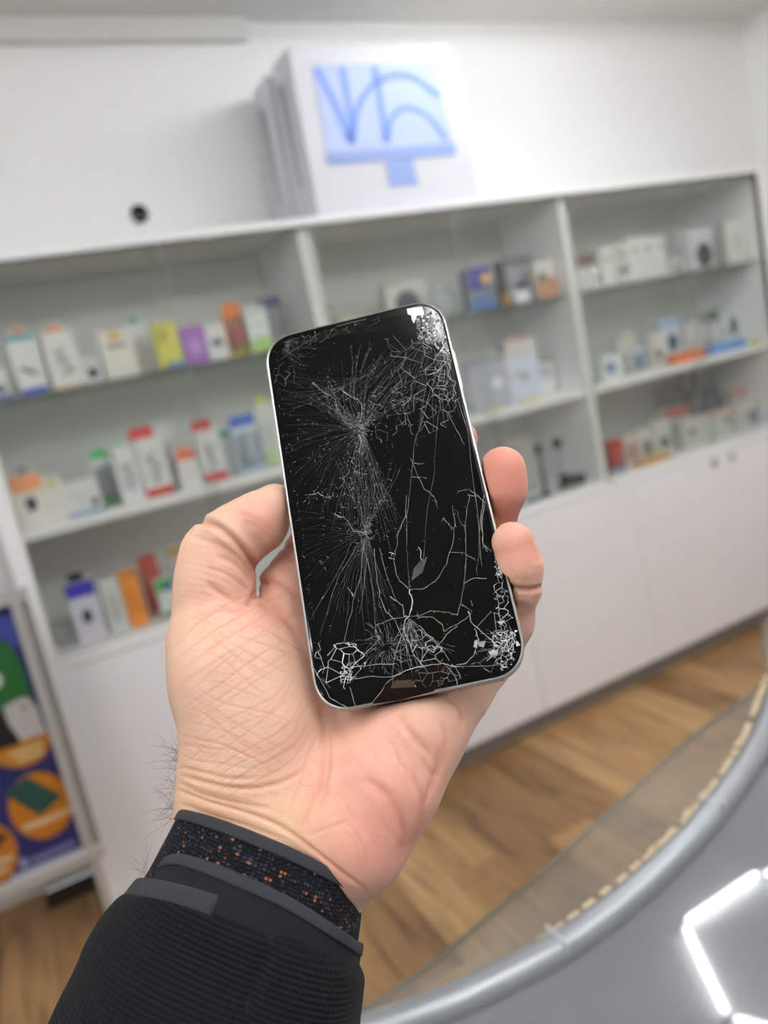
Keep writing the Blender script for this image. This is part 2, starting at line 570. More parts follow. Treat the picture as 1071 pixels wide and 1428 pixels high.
# tier, column of the foot, width and height (photo pixels), depth row, depth m, kind, print, name, label, category
A, B_, C_ = Z1, Z2, Z3
P = [
    # left bay, glass shelf
    (A, 6, 26, 46, 0, .05, 'c', dict(oval='3A3A40', oz=.35, foot='3D4F9A', orx=.26), 'adapter_carton', 'small white carton with dark oval at the glass shelf end, left of the blue-footed box', 'box'),
    (A, 50, 40, 86, 0, .05, 'c', dict(head='4AA3B4', hh=.1, bar='2E2F33', foot='3F55B4', fh=.12, tab='C99184', tw=.5), 'earphone_carton', 'white carton with royal blue foot and teal corner', 'box'),
    (A, 99, 44, 80, 0, .06, 'c', dict(side='B96A44', lines='55585C', nl=6, messy=1, tab='D9966C', tw=.5, foot='DDB98E', fh=.06), 'cable_carton', 'white carton with orange-brown side, beside the blue-footed box', 'box'),
    (A, 134, 28, 38, 0, .04, 'c', dict(body='D2D2D2', oval='2C2C30', oz=.4, orx=.25, orz=.2), 'charger_carton', 'little grey carton with black dot picture', 'box'),
    (A, 174, 46, 68, 0, .05, 'c', dict(body='E4E3D6', oval='D9B64E', oz=.88, orz=.09, orx=.2, bar='6E6F5C', bz=.68, ba=0.0), 'bulb_carton', 'cream carton with yellow spot near its top', 'box'),
    (A, 207, 32, 74, 1, .05, 'c', dict(body='E2E3E1', tab='6FA8A0', tw=.4, lines='C99A98', nl=3), 'adhesive_carton', 'tall plain white carton beside the yellow pack', 'box'),
    (A, 244, 32, 66, 0, .04, 'c', dict(body='E2DA55', oval='B5AC3E', oz=.72, ox=-.15, orx=.18, lines='F1EC9A', nl=2), 'screen_film_pack', 'bright yellow pack on the glass shelf', 'pack'),
    (A, 249, 24, 8, -1, .03, 'c', dict(body='4F8FCB'), 'price_card', 'blue card lying before the yellow pack', 'card'),
    (A, 279, 34, 54, 0, .05, 'c', dict(body='A96CC2', oval='BE8FD0', orx=.3, orz=.2, oz=.45, lines='D3B2DE', nl=2), 'case_carton', 'purple carton on the glass shelf', 'box'),
    (A, 309, 28, 50, 0, .05, 'c', dict(body='E2E1DF', oval='55524F', oz=.5, orx=.3, orz=.1), 'lens_carton', 'white carton with dark smudge picture next to purple one', 'box'),
    (A, 341, 28, 78, 0, .03, 'b', dict(body='D9762E', head='DC7A30', hh=.3, goods='CC4A3A', foot='D8C437', fh=.16, round=.45), 'toy_blister', 'orange round-topped blister pack', 'pack'),
    (A, 368, 30, 66, 0, .05, 'c', dict(body='E3E6E3', foot='A9D37A', fh=.3, head='C8D2CC', lines='9FA7B8', nl=2), 'film_pack', 'white pack with pale green foot', 'pack'),
    (A, 392, 26, 76, 1, .05, 'c', dict(body='9C9CA0', head='4E4F78', hh=.2), 'dark_topped_carton', 'grey carton with dark blue top behind the phone corner', 'box'),
    # left bay, white shelf
    (B_, 50, 46, 74, 0, .06, 'c', dict(body='E9E2DA', head='EFA069', hh=.3, oval='33343C', oz=.45, orx=.17, orz=.14, tab='8E8A90', tw=.35), 'speaker_carton', 'white and orange carton with black oval speaker picture', 'box'),
    (B_, 86, 30, 62, 0, .06, 'c', dict(body='E3DFD8', oval='CFC24F', oz=.85, orx=.18, orz=.08, side='A89A90'), 'tea_coloured_carton', 'cream carton with yellow mark, beside the orange speaker box', 'box'),
    (B_, 122, 52, 50, 0, .07, 'c', dict(body='DDDDDA', oval='2F2F33', ox=.3, oz=.3, orx=.1, orz=.12, foot='7F97C4', fh=.12, lines='B9B9BC', nl=3), 'webcam_carton', 'low wide white carton with black dot and blue foot', 'box'),
    (B_, 158, 28, 80, 1, .03, 'b', dict(body='E6E8E6', head='3DBB5A', hh=.18, foot='45B24C', fh=.14, goods='77777C', shape='coil', round=.45), 'cable_blister', 'hang card with bright green round top and green foot', 'pack'),
    (B_, 190, 30, 78, 0, .04, 'c', dict(body='E4E5E4', lines='4F5257', nl=7, messy=1, tab='A9D2B0', tw=.5, th=.1), 'cable_pack', 'white cable pack with pale green tab, left of the red-tabbed one', 'pack'),
    (B_, 226, 38, 82, 0, .04, 'c', dict(body='E4E4E3', foot='C6423A', fh=.15, tab='C8352E', tw=.9, th=.2, tx=-.15, lines='54575C', nl=7, messy=1), 'cable_pack', 'wide white cable pack with red tab and red foot, left of the small orange pack', 'pack'),
    (B_, 247, 26, 92, 1, .04, 'c', dict(body='E1E1DF', lines='5A5D66', nl=6, messy=1), 'cable_carton', 'tall white cable carton between the two red-tabbed packs', 'box'),
    (B_, 270, 28, 52, 0, .04, 'c', dict(body='E6E5E3', head='E8703A', hh=.22, lines='D6C4B8', nl=2, tab='E8703A', tw=.6, th=.1), 'plug_pack', 'small white pack with orange top', 'pack'),
    (B_, 304, 32, 72, 0, .04, 'c', dict(body='E5E5E4', foot='CB4A42', fh=.18, tab='C5302B', tw=.85, th=.22, tx=-.1, lines='54575C', nl=6, messy=1), 'cable_pack', 'white cable pack with red tab and foot, right of the small orange pack', 'pack'),
    (B_, 328, 24, 62, 1, .04, 'c', dict(body='DFE6E6', head='55B09F', hh=.15), 'film_pack', 'white pack with teal top', 'pack'),
    (B_, 358, 36, 80, 0, .04, 'b', dict(body='DCE4EE', head='4468C4', hh=.2, goods='D8DDE2', shape='long', round=.1, foot='B9C9E2'), 'stylus_blister', 'clear pack with royal blue header', 'pack'),
    (B_, 386, 28, 84, 1, .04, 'c', dict(body='DDE2DC', tab='CBD85C', tw=.5, foot='C9DCA0', fh=.2, lines='AEB2AE', nl=3), 'film_pack', 'pale pack with lime tab', 'pack'),
    # left bay, bottom
    (C_, 100, 42, 24, 1, .09, 'c', dict(body='CFCFC8'), 'router_carton', 'flat off-white carton at the bottom shelf end', 'box'),
    (C_, 132, 42, 84, 0, .06, 'c', dict(body='DDDDEA', head='3B35B0', hh=.25, oval='3C3C42', oz=.42, orx=.16, orz=.12, cap='17171A', ch=.12, side='3A3A78', foot='E9DDE4'), 'speaker_carton', 'blue and white speaker carton with black cap', 'box'),
    (C_, 170, 28, 74, 0, .05, 'c', dict(body='DADCD9', lines='8E9492', nl=6, messy=1), 'patterned_carton', 'white carton with grey scribbled print beside the orange box', 'box'),
    (C_, 197, 26, 76, 0, .05, 'c', dict(body='F0933A', lines='8C5A2A', nl=3, messy=1, head='D98428', hh=.12), 'power_bank_carton', 'plain orange carton on the bottom shelf', 'box'),
    (C_, 224, 26, 78, 1, .06, 'c', dict(body='B5503F', side='C9BDB6', lines='C88A7C', nl=6), 'brick_red_carton', 'brick red carton behind the orange one', 'box'),
    (C_, 240, 24, 52, 0, .04, 'c', dict(body='DDE2E2', head='45B04C', hh=.3, oval='3B46A8', oz=.8, ox=.2, orx=.28, orz=.1, foot='4C8C58', fh=.12), 'cable_pack', 'green, white and blue pack beside the thumb', 'pack'),
    (C_, 266, 24, 78, 1, .05, 'c', dict(body='D8D4CC', head='C99A5C', hh=.16), 'tan_topped_carton', 'pale carton with tan top behind the thumb', 'box'),
    # middle bay, glass shelf
    (A, 500, 46, 30, 1, .06, 'c', dict(body='C9C8B4'), 'low_carton', 'low cream carton just above the phone', 'box'),
    (A, 575, 56, 62, 1, .06, 'c', dict(body='D4D4CC', oval='5F5A66', orx=.3, orz=.3, oz=.5), 'ring_light_carton', 'square white carton with grey ring picture', 'box'),
    (A, 676, 36, 60, 0, .05, 'c', dict(body='7C8494', head='3F3E94', hh=.5, oval='D2A868', oz=.72, ox=.25, orx=.2, orz=.14, foot='4C6FA8', fh=.3), 'toy_figure_carton', 'dark blue carton with golden figure', 'box'),
    (A, 730, 40, 66, 1, .06, 'c', dict(body='6E7076', panel='A6A8B2', p0=.1, p1=.85, oval='4A4B4C', oz=.4, orx=.25, orz=.06), 'headphone_carton', 'silver-grey carton with dark border', 'box'),
    (A, 768, 28, 54, 0, .05, 'c', dict(body='D3D0C8', foot='B98A6C', fh=.55, oval='6B6660', oz=.58, ox=-.2, orx=.2, orz=.12), 'mug_carton', 'white and tan carton beside the silver-grey one', 'box'),
    (A, 712, 12, 18, 0, .02, 'c', dict(body='C98F3C'), 'orange_pack', 'tiny orange pack before the silver-grey carton', 'pack'),
    (A, 730, 22, 18, -1, .03, 'c', dict(body='C9CDD2', panel='E3E6EA'), 'silver_pack', 'small silvery pack before the silver-grey carton', 'pack'),
    # middle bay, white shelf
    (B_, 690, 56, 74, 0, .03, 'c', dict(body='B4B8C4', oval='E6E8EC', ox=.18, oz=.5, orx=.14, orz=.11, head='9A9CA6', hh=.1), 'phone_case_pack', 'grey-blue phone case pack with white ring', 'pack'),
    (B_, 738, 46, 86, 0, .03, 'c', dict(body='D5DAEA', head='CFCFC9', hh=.25, oval='B9BEC8', oz=.4, orx=.13, orz=.08, side='55564F', tab='B98682', tw=.7, th=.08, lines='7C7E84', nl=1), 'phone_case_pack', 'pale lavender phone case pack with red tab', 'pack'),
    (B_, 780, 36, 44, 1, .05, 'c', dict(body='D6D6D0', bar='8A62B4', bz=.72, ba=0.0, panel='E6E6E2', p0=.08, p1=.5), 'earbud_carton', 'small white carton with purple lettering band', 'box'),
    (B_, 692, 26, 6, -1, .02, 'c', dict(body='D6CB9E'), 'price_card', 'cream price strip under the grey-blue case pack', 'card'),
    (B_, 742, 28, 6, -1, .02, 'c', dict(body='D9CFA4'), 'price_card', 'cream price strip under the lavender case pack', 'card'),
    # middle bay, bottom
    (C_, 736, 40, 78, 1, .05, 'c', dict(body='B9BAB6'), 'tripod_carton', 'grey-white carton behind the fingertip', 'box'),
    # right bay, glass shelf
    (A, 826, 26, 54, 1, .05, 'c', dict(body='C9C6C0', head='A58C7C', hh=.35, bar='4E4A44', bz=.56, ba=0.0), 'brown_topped_carton', 'carton with brown top behind small white ones', 'box'),
    (A, 816, 15, 32, 0, .04, 'c', dict(body='D8D9D5', lines='A9AAA8', nl=3), 'earbud_carton', 'small white carton first from the divider on the right bay glass shelf', 'box'),
    (A, 833, 15, 34, 0, .04, 'c', dict(body='D9DAD7', oval='8C8F8C', ox=.25, orx=.2), 'earbud_carton', 'small white carton second from the divider on the right bay glass shelf', 'box'),
    (A, 853, 18, 56, 0, .04, 'c', dict(body='DADAD6', bar='6A6A66', bz=.7, ba=0.0), 'cable_carton', 'tall white carton with one dark mark, left of the two-dot carton', 'box'),
    (A, 873, 18, 56, 0, .04, 'c', dict(body='D2D2CE', oval='5B5A58', oz=.35, orx=.3, orz=.1, bar='55534F', bz=.75, ba=0.0), 'cable_carton', 'white carton with two dark dots', 'box'),
    (A, 891, 17, 62, 0, .04, 'c', dict(body='DDDEDA', bar='8B8C8A', bz=.72, ba=0.4), 'cable_carton', 'tall white carton right of the two-dot carton', 'box'),
    (A, 909, 17, 60, 0, .04, 'c', dict(body='DADBD8', oval='A0A2A2', oz=.72, orx=.22, orz=.08), 'cable_carton', 'tall white carton, middle of the three right of the two-dot carton', 'box'),
    (A, 926, 16, 56, 0, .04, 'c', dict(body='DCDDDA', bar='777876', bz=.75, ba=-.5), 'cable_carton', 'tall white carton, last of the three right of the two-dot carton', 'box'),
    (A, 946, 17, 22, 0, .04, 'c', dict(body='C9CBC6', oval='9B9C94', orx=.3, orz=.2), 'small_carton', 'little pale carton left of the black-figure carton', 'box'),
    (A, 980, 42, 58, 0, .05, 'c', dict(body='CDCED4', oval='222B26', ox=.12, oz=.34, orx=.27, orz=.3), 'lamp_carton', 'pale carton with large black-green figure', 'box'),
    (A, 1009, 13, 44, 1, .05, 'c', dict(body='D0D1CC', oval='2C302C', oz=.55, orx=.24, orz=.14), 'small_lamp_carton', 'narrow white carton with black spot beside the black-figure one', 'box'),
    (A, 1031, 28, 60, 0, .05, 'c', dict(body='E1E1DC', side='BBBBB4', bar='A9A894', bz=.5, ba=-1.0, foot='EDEDEA', fh=.1), 'tall_white_carton', 'tall white carton with faint sprig at the cabinet end', 'box'),
    # right bay, white shelf
    (B_, 857, 30, 36, 0, .05, 'c', dict(body='D9DEDC', oval='6F86A8', ox=-.1, oz=.5, orx=.26, orz=.24), 'blue_spot_carton', 'low white carton with blurry blue spot', 'box'),
    (B_, 880, 22, 56, 1, .05, 'c', dict(body='D4D6D0', oval='C9C98C', oz=.88, orx=.25, orz=.08, lines='8E938E', nl=3, messy=1), 'mouse_carton', 'pale carton with yellow-green mark', 'box'),
    (B_, 899, 20, 42, 0, .03, 'b', dict(body='DCE0E0', goods='6B9CCB', shape='long', head='AEB4B8'), 'brush_blister', 'clear pack with slanting blue strip', 'pack'),
    (B_, 921, 20, 46, 1, .05, 'c', dict(body='D5D3CE', oval='77726C', oz=.35, orx=.25, orz=.15), 'grey_carton', 'grey-beige carton left of the blue oval pack', 'box'),
    (B_, 942, 26, 62, 1, .05, 'c', dict(body='D3DAE4', head='A9C6E4', hh=.2, oval='35506E', oz=.45, orx=.27, orz=.2), 'blue_oval_pack', 'pale blue pack with navy oval', 'pack'),
    (B_, 970, 18, 46, 1, .05, 'c', dict(body='D6D5D0', bar='33332F', bz=.4, ba=1.35), 'knife_pack', 'white pack with upright black streak above the orange box', 'pack'),
    (B_, 985, 13, 44, 1, .05, 'c', dict(body='CFD0CC', bar='4A4C46', bz=.45, ba=1.2), 'knife_pack', 'white pack with black streak above the orange box end', 'pack'),
    (B_, 1001, 13, 58, 1, .05, 'c', dict(body='B4BAB2', head='6F7A70', hh=.3, panel='DADCD8'), 'green_grey_pack', 'pack with grey-green top above the blue box', 'pack'),
    (B_, 1016, 12, 56, 1, .05, 'c', dict(body='DADCD8', bar='6A6C6C', bz=.4, ba=1.4, head='C9D4CC', hh=.2), 'tool_pack', 'white pack with grey streak above the blue box', 'pack'),
    (B_, 1039, 12, 58, 1, .05, 'c', dict(body='D6D7D4', oval='3C4044', oz=.5, orx=.36, orz=.2), 'tool_pack', 'white pack with black wedge at the cabinet end', 'pack'),
    (B_, 966, 40, 13, 0, .06, 'c', dict(body='E2702C', lines='EFA06C', nl=1), 'flat_orange_carton', 'flat orange carton lying at the shelf front', 'box'),
    (B_, 1018, 50, 13, 0, .06, 'c', dict(body='6C9EDC', lines='9FC0E8', nl=1), 'flat_blue_carton', 'flat sky blue carton lying at the shelf front', 'box'),
    (B_, 1056, 12, 8, -1, .02, 'c', dict(body='CFCB66'), 'yellow_card', 'tiny yellow card at the shelf end', 'card'),
    # right bay, bottom
    (C_, 866, 15, 44, 0, .05, 'c', dict(body='B4443A', lines='D09088', nl=2), 'red_carton', 'narrow red carton by the divider', 'box'),
    (C_, 885, 20, 44, 0, .05, 'c', dict(body='CFC8C4', panel='A98C84'), 'brown_panel_carton', 'white carton with brown panel beside the red one', 'box'),
    (C_, 906, 20, 46, 0, .05, 'c', dict(body='CDCDC8', oval='6E7276', orx=.3, orz=.25), 'adapter_carton', 'white carton with grey oval on the bottom shelf of the right bay', 'box'),
    (C_, 930, 24, 50, 0, .05, 'c', dict(body='CCCEC9', oval='5C6A6C', orx=.3, orz=.16, oz=.4), 'adapter_carton', 'white carton with blue-grey spot before the red-lidded box', 'box'),
    (C_, 915, 46, 9, -1, .03, 'c', dict(body='D2A060', lines='E2B890', nl=1), 'tray', 'flat orange-tan tray before the bottom shelf cartons', 'tray'),
    (C_, 950, 40, 54, 1, .07, 'c', dict(body='CBCBC4', head='B8685E', hh=.25), 'red_lidded_carton', 'white carton with dull red top', 'box'),
    (C_, 976, 40, 40, 0, .06, 'c', dict(body='C9CAC2', oval='3F4640', oz=.55, ox=-.2, orx=.1, orz=.12), 'dotted_carton', 'low pale carton with black dots', 'box'),
    (C_, 1012, 28, 38, 0, .06, 'c', dict(body='C6C8C0', oval='3C423E', oz=.6, ox=.2, orx=.12, orz=.12, head='D8B0A0', hh=.2), 'peach_topped_carton', 'low pale carton with peach top', 'box'),
    (C_, 1046, 32, 40, 0, .06, 'c', dict(body='CACAC4', oval='6F7F9A', ox=.2, oz=.4, orx=.2, orz=.25, panel='B8B9B4'), 'blue_mark_carton', 'low pale carton with blue mark at the cabinet end', 'box'),
    (C_, 958, 18, 78, 2, .05, 'b', dict(body='9E9E98', goods='B8B8B4', shape='long'), 'cup_pack', 'clear grey pack at the back, left of the other two', 'pack'),
    (C_, 982, 18, 84, 2, .05, 'b', dict(body='A4A39F', goods='C2C2C4', shape='long'), 'cup_pack', 'clear grey pack at the back between two alike', 'pack'),
    (C_, 1005, 17, 82, 2, .05, 'b', dict(body='A2A09E', goods='BCBAC0'), 'cup_pack', 'clear grey pack at the back nearest the cabinet end', 'pack'),
    (C_, 1070, 20, 54, 1, .06, 'c', dict(body='C4C4BE', head='CF9A90', hh=.25), 'pink_topped_carton', 'pale carton with pinkish red top at the cabinet end', 'box'),
]
ROWY = {-1: CF + 0.034, 0: CF + 0.075, 1: CF + 0.175, 2: CF + 0.285}
for tier, px, wp, hp, row, dep, kind, style, name, label, cat in P:
    y = ROWY[row]
    x = place(px, y, tier)
    sw, sh = px_size(x, y, tier)
    w, h = wp / sw, hp / sh
    for a_, b_ in [bays[0 if px < 430 else 1 if px < 795 else 2]]:     # keep clear of the dividers and the cabinet ends
        if px != 6:
            x = min(max(x, a_ + w / 2 + 0.006), b_ - w / 2 - 0.008)
    if w < 0.012:
        w = 0.03
        x = XL + 0.02 if px < 500 else XR - 0.025
    r = empty(name, (x, y, tier + 0.0005), random.uniform(-0.05, 0.05) if row >= 0 else 0)
    tag(r, label, cat, 'goods on the display shelves')
    (carton if kind == 'c' else blister)(r, w, h, dep, style)


def small_root(name, px, tier, row, label, cat):
    y = ROWY[row]
    r = empty(name, (place(px, y, tier), y, tier + 0.0005))
    return tag(r, label, cat, 'goods on the display shelves')


# upright stands, dark bundle and loose things on the bottom shelf of the middle bay
blackm = mat('black_plastic', (34, 34, 36), 0.45, vary=0.1)
dgrey = mat('dark_grey_plastic', (70, 71, 72), 0.45)
silver = mat('silver_plastic', (196, 198, 200), 0.3, 0.4)
r = small_root('selfie_stick', 762, C_, 0, 'black upright folding stick on round foot', 'stick')
lathe('foot', [(0.03, 0), (0.03, 0.006), (0.012, 0.012)], blackm, r)
lathe('stick_pole', [(0.009, 0.012), (0.009, 0.10), (0.007, 0.10), (0.007, 0.165)], dgrey, r)
box('phone_clamp', (-0.012, -0.008, 0.165), (0.012, 0.008, 0.205), blackm, r, 0.003)
r = small_root('desk_stand', 786, C_, 1, 'slim grey desk stand with black head', 'stand')
lathe('foot', [(0.026, 0), (0.026, 0.005), (0.01, 0.01)], silver, r)
lathe('stem', [(0.006, 0.01), (0.006, 0.15)], silver, r)
lathe('stand_head', [(0.008, 0.15), (0.018, 0.155), (0.02, 0.175), (0.012, 0.19)], blackm, r)
r = small_root('cable_bundle', 800, C_, 0, 'heap of coiled black cable beside the stands', 'cable')
pts = [(0.055 * math.cos(a) * (1 + .15 * math.sin(a * 2.3)), 0.022 * math.sin(a) * (1 + .2 * math.cos(a * 1.7)), 0.008 + 0.038 * abs(math.sin(a * 0.37)) * (1 - 0.3 * math.cos(a))) for a in np.linspace(0, 44, 220)]
tube('cable_coil', pts, 0.0055, blackm, r, 6)
box('cable_plug', (-0.075, -0.01, 0.001), (-0.045, 0.006, 0.014), blackm, r, 0.003)
r = small_root('clip_mount', 834, C_, 1, 'tiny dark clip by the divider', 'clip')
lathe('clip_base', [(0.014, 0), (0.014, 0.008), (0.008, 0.012)], dgrey, r)
box('clip_jaw', (-0.006, -0.005, 0.012), (0.006, 0.005, 0.034), dgrey, r, 0.002)
r = small_root('charging_puck', 744, C_, -1, 'blue-grey charging puck before the stick', 'charger')
lathe('puck_body', [(0.026, 0), (0.028, 0.004), (0.028, 0.014), (0.022, 0.017)], mat('blue_grey_plastic', (120, 134, 148), 0.4), r)
tube('puck_cable', [(0.026, 0, 0.006), (0.05, 0.01, 0.004), (0.065, 0.012, 0.003)], 0.002, blackm, r, 6)
# crumpled clear bag with highlights, brown figurine, blue glove-like pouch
r = small_root('clear_bag', 622, A, 0, 'shiny crumpled clear bag beside the phone corner', 'bag')
bm = bmesh.new()
bmesh.ops.create_icosphere(bm, subdivisions=3, radius=1)
for v in bm.verts:
    n = 0.8 + 0.35 * random.random()
    v.co = Vector((v.co.x * 0.05 * n, v.co.y * 0.022 * n, (v.co.z * 0.055 + 0.066) * (0.86 + 0.14 * n)))
    v.co.z = max(v.co.z, 0.0)
me = bpy.data.meshes.new('bag_film')
bm.to_mesh(me)
bm.free()
obj('bag_film', me, thin_glass('bag_film', (232, 238, 238), 0.2, 1.6, 0.12), r)
box('bag_insert', (-0.03, -0.006, 0.012), (0.03, 0.006, 0.07), hexmat('D9DCDC'), r, 0.003)
r = small_root('wooden_figurine', 466, A, 0, 'narrow brown and grey figurine by the divider', 'figurine')
lathe('figurine_base', [(0.016, 0), (0.016, 0.01), (0.01, 0.014)], hexmat('8C7A5C'), r)
lathe('figurine_body', [(0.008, 0.014), (0.015, 0.04), (0.012, 0.075), (0.007, 0.085)], hexmat('9A9B98'), r)
lathe('figurine_head', [(0.007, 0.085), (0.013, 0.095), (0.012, 0.112), (0.005, 0.12)], hexmat('B98F58'), r)
r = small_root('gold_figurine', 686, A, 1, 'rust and grey figurine peeping over the dark blue carton', 'figurine')
lathe('figurine_body', [(0.016, 0), (0.018, 0.05), (0.012, 0.12)], hexmat('7F828C'), r)
lathe('figurine_head', [(0.010, 0.12), (0.017, 0.135), (0.016, 0.158), (0.006, 0.17)], hexmat('8E5A48'), r)
r = small_root('blue_pouch', 868, C_, -1, 'small light blue pouch by the divider foot', 'pouch')
box('pouch_body', (-0.024, 0, 0), (0.024, 0.03, 0.026), hexmat('8FB4CE'), r, 0.009, 3)
box('pouch_flap', (-0.02, 0.004, 0.024), (0.028, 0.028, 0.036), hexmat('3A4656'), r, 0.005, 2)

# ------------------------------------------------------------------ on top of the cabinet: two computer boxes and a camera
cardm = mat('white_box_card', (216, 217, 225), 0.5, vary=0.015)
cardside = mat('grey_white_box_card', (214, 214, 218), 0.5, vary=0.015)


def computer_box(y, label, front):
    r = empty('computer_box', (1.46, y, 2.0005))
    tag(r, label, 'box', 'computer boxes on the cabinet')
    w0, w1, h, d = 0.318, 0.31, 0.525, 0.195
    vs = [(-w0, 0, 0), (w0, 0, 0), (w0, d, 0), (-w0, d, 0), (-w1 + .012, 0.012, h), (w1 + 0.005, 0.012, h), (w1 + .005, d - 0.035, h), (-w1 + .012, d - 0.035, h)]
    o = pydata('box_body', vs, [(0, 3, 2, 1), (4, 5, 6, 7), (0, 1, 5, 4), (1, 2, 6, 5), (2, 3, 7, 6), (3, 0, 4, 7)], cardm, r)
    mod = o.modifiers.new('bevel', 'BEVEL')
    mod.width = 0.006
    mod.segments = 2
    # carrying slot on the side
    box('side_handle', (-w0 - 0.0015 + 0.004, 0.088, 0.12), (-w0 + 0.014, 0.11, 0.44), mat('slot_grey', (166, 167, 172), 0.5), r, 0.002)
    if not front:
        return
    # printed picture of a flat-screen computer, a card plate just proud of the front, leaning like it
    def fx(u, v):
        return (-w0 + 0.015 + u * 2 * w0, v * h)
    ly = lambda v: 0.012 * v - 0.0015

    def plate_uv(name, pts, m, lift=0.0):
        n = len(pts)
        vs, fs = [], []
        for t in (0.0, 0.002):
            for u, v in pts:
                x, z = fx(u, v)
                vs.append((x, ly(v) - lift - t, z))
        fs = [tuple(range(n)), tuple(range(2 * n - 1, n - 1, -1))] + [(i, (i + 1) % n, n + (i + 1) % n, n + i) for i in range(n)]
        me = bpy.data.meshes.new(name)
        me.from_pydata(vs, [], fs)
        bm = bmesh.new()
        bm.from_mesh(me)
        bmesh.ops.recalc_face_normals(bm, faces=list(bm.faces))
        bm.to_mesh(me)
        bm.free()
        return obj(name, me, m, r)
    scr = mat('screen_print', (186, 203, 243), 0.5, vary=0.04, scale=6)
    blu = mat('blue_swirl_print', (126, 160, 246), 0.5, vary=0.04, scale=9)
    chin = mat('computer_chin_print', (146, 168, 222), 0.5, vary=0.02)
    plate_uv('screen_picture', [(.10, .37), (.87, .37), (.85, .885), (.12, .885)], scr)
    plate_uv('chin_picture', [(.09, .30), (.88, .30), (.88, .375), (.09, .375)], chin, 0.001)
    plate_uv('stand_picture', [(.42, .135), (.60, .135), (.59, .30), (.43, .30)], chin, 0.0)

    def stroke(pts, wd):
        p = spline(pts, 18)
        t = np.gradient(p, axis=0)
        n = np.stack([-t[:, 1], t[:, 0]], 1) / np.linalg.norm(t, axis=1)[:, None] * wd
        poly = [tuple(q) for q in (p + n)] + [tuple(q) for q in (p - n)[::-1]]
        plate_uv('swirl_picture', poly, blu, 0.002)
    stroke([(.14, .87), (.20, .66), (.245, .42)], .018)
    stroke([(.285, .87), (.275, .62), (.25, .42)], .018)
    stroke([(.25, .42), (.34, .65), (.50, .79), (.68, .80), (.84, .67)], .018)
    stroke([(.475, .87), (.465, .62), (.455, .41)], .018)
    stroke([(.455, .41), (.52, .56), (.63, .61), (.75, .54), (.83, .40)], .016)


computer_box(2.425, 'large white computer box with blue screen picture on the cabinet', True)
computer_box(2.628, 'second white computer box tucked behind the one with the blue picture', False)

c = on_y(193, 300, 2.47)
r = empty('security_camera', (c[0], 2.47, 2.0005))
tag(r, 'small white camera with black lens on top of the cabinet', 'camera')
wpl = mat('white_plastic', (236, 236, 238), 0.35)
lathe('camera_base', [(0.026, 0), (0.028, 0.003), (0.028, 0.009), (0.014, 0.013)], wpl, r)
lathe('camera_stalk', [(0.007, 0.012), (0.007, 0.045)], wpl, r, 12)
h_ = lathe('camera_head', [(0.022, -0.022), (0.029, -0.012), (0.030, 0.012), (0.026, 0.02)], wpl, r, 20, 'y', (0.0, 0.0, 0.073))
lathe('camera_lens', [(0.026, 0.0), (0.026, 0.0225), (0.021, 0.0245), (0.0, 0.0245)], mat('lens_black', (22, 24, 34), 0.15), r, 20, 'y', (0.0, 0.0, 0.073))

# ================================================================== POSTER STAND AT THE LEFT
SY = 2.20
sg = empty('poster_stand', (-0.34, SY, 0))
tag(sg, 'grey metal framed poster stand with blue, green and orange print', 'sign')


def sp(px, py):
    q = on_y(px, py, SY)
    return (q[0] + 0.34, q[2])


frame_m = mat('stand_frame_metal', (188, 186, 184), 0.4, 0.35, vary=0.03)
frame_d = mat('stand_frame_shadow_metal', (150, 147, 143), 0.4, 0.35, vary=0.03)  # same frame metal with its shading painted in as a darker tone
zb, zt, xr, xl = 0.372, 1.135, 0.345, -0.36
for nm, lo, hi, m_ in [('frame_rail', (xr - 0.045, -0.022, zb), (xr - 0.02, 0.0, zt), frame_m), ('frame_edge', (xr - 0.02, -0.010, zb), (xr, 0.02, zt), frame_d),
                       ('frame_rail', (xl, -0.022, zb), (xl + 0.03, 0.0, zt), frame_m),
                       ('frame_rail', (xl, -0.024, zb), (xr - 0.002, 0.0, zb + 0.034), frame_m), ('frame_rail', (xl, -0.024, zt - 0.03), (xr - 0.002, 0.0, zt), frame_m),
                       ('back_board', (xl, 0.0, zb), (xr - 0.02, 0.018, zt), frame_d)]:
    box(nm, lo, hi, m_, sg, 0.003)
for lx in (xr - 0.028, xl + 0.02):
    box('leg', (lx - 0.012, -0.012, 0.0), (lx + 0.012, 0.012, zb + 0.01), frame_m, sg, 0.002)
    box('foot_bar', (lx - 0.014, -0.15, 0.0), (lx + 0.014, 0.15, 0.02), frame_m, sg, 0.003)
pz0, pz1 = zb + 0.03, zt - 0.028
plate('poster', xl + 0.028, xr - 0.043, pz0, pz1, hexmat('20235A'), sg, -0.004, 0.001)


def pshape(name, pts, h, lift):
    return prism_xz(name, [sp(*p) for p in pts], -0.0055 - lift * 0.0006, -0.0049 - lift * 0.0006, hexmat(h), sg)


def pell(name, cx, cy, rx, ry, h, lift, a0=0, a1=360):
    pshape(name, [(cx + rx * math.cos(math.radians(a)), cy + ry * math.sin(math.radians(a))) for a in np.linspace(a0, a1, 28)[:-1 if a1 - a0 == 360 else None]], h, lift)


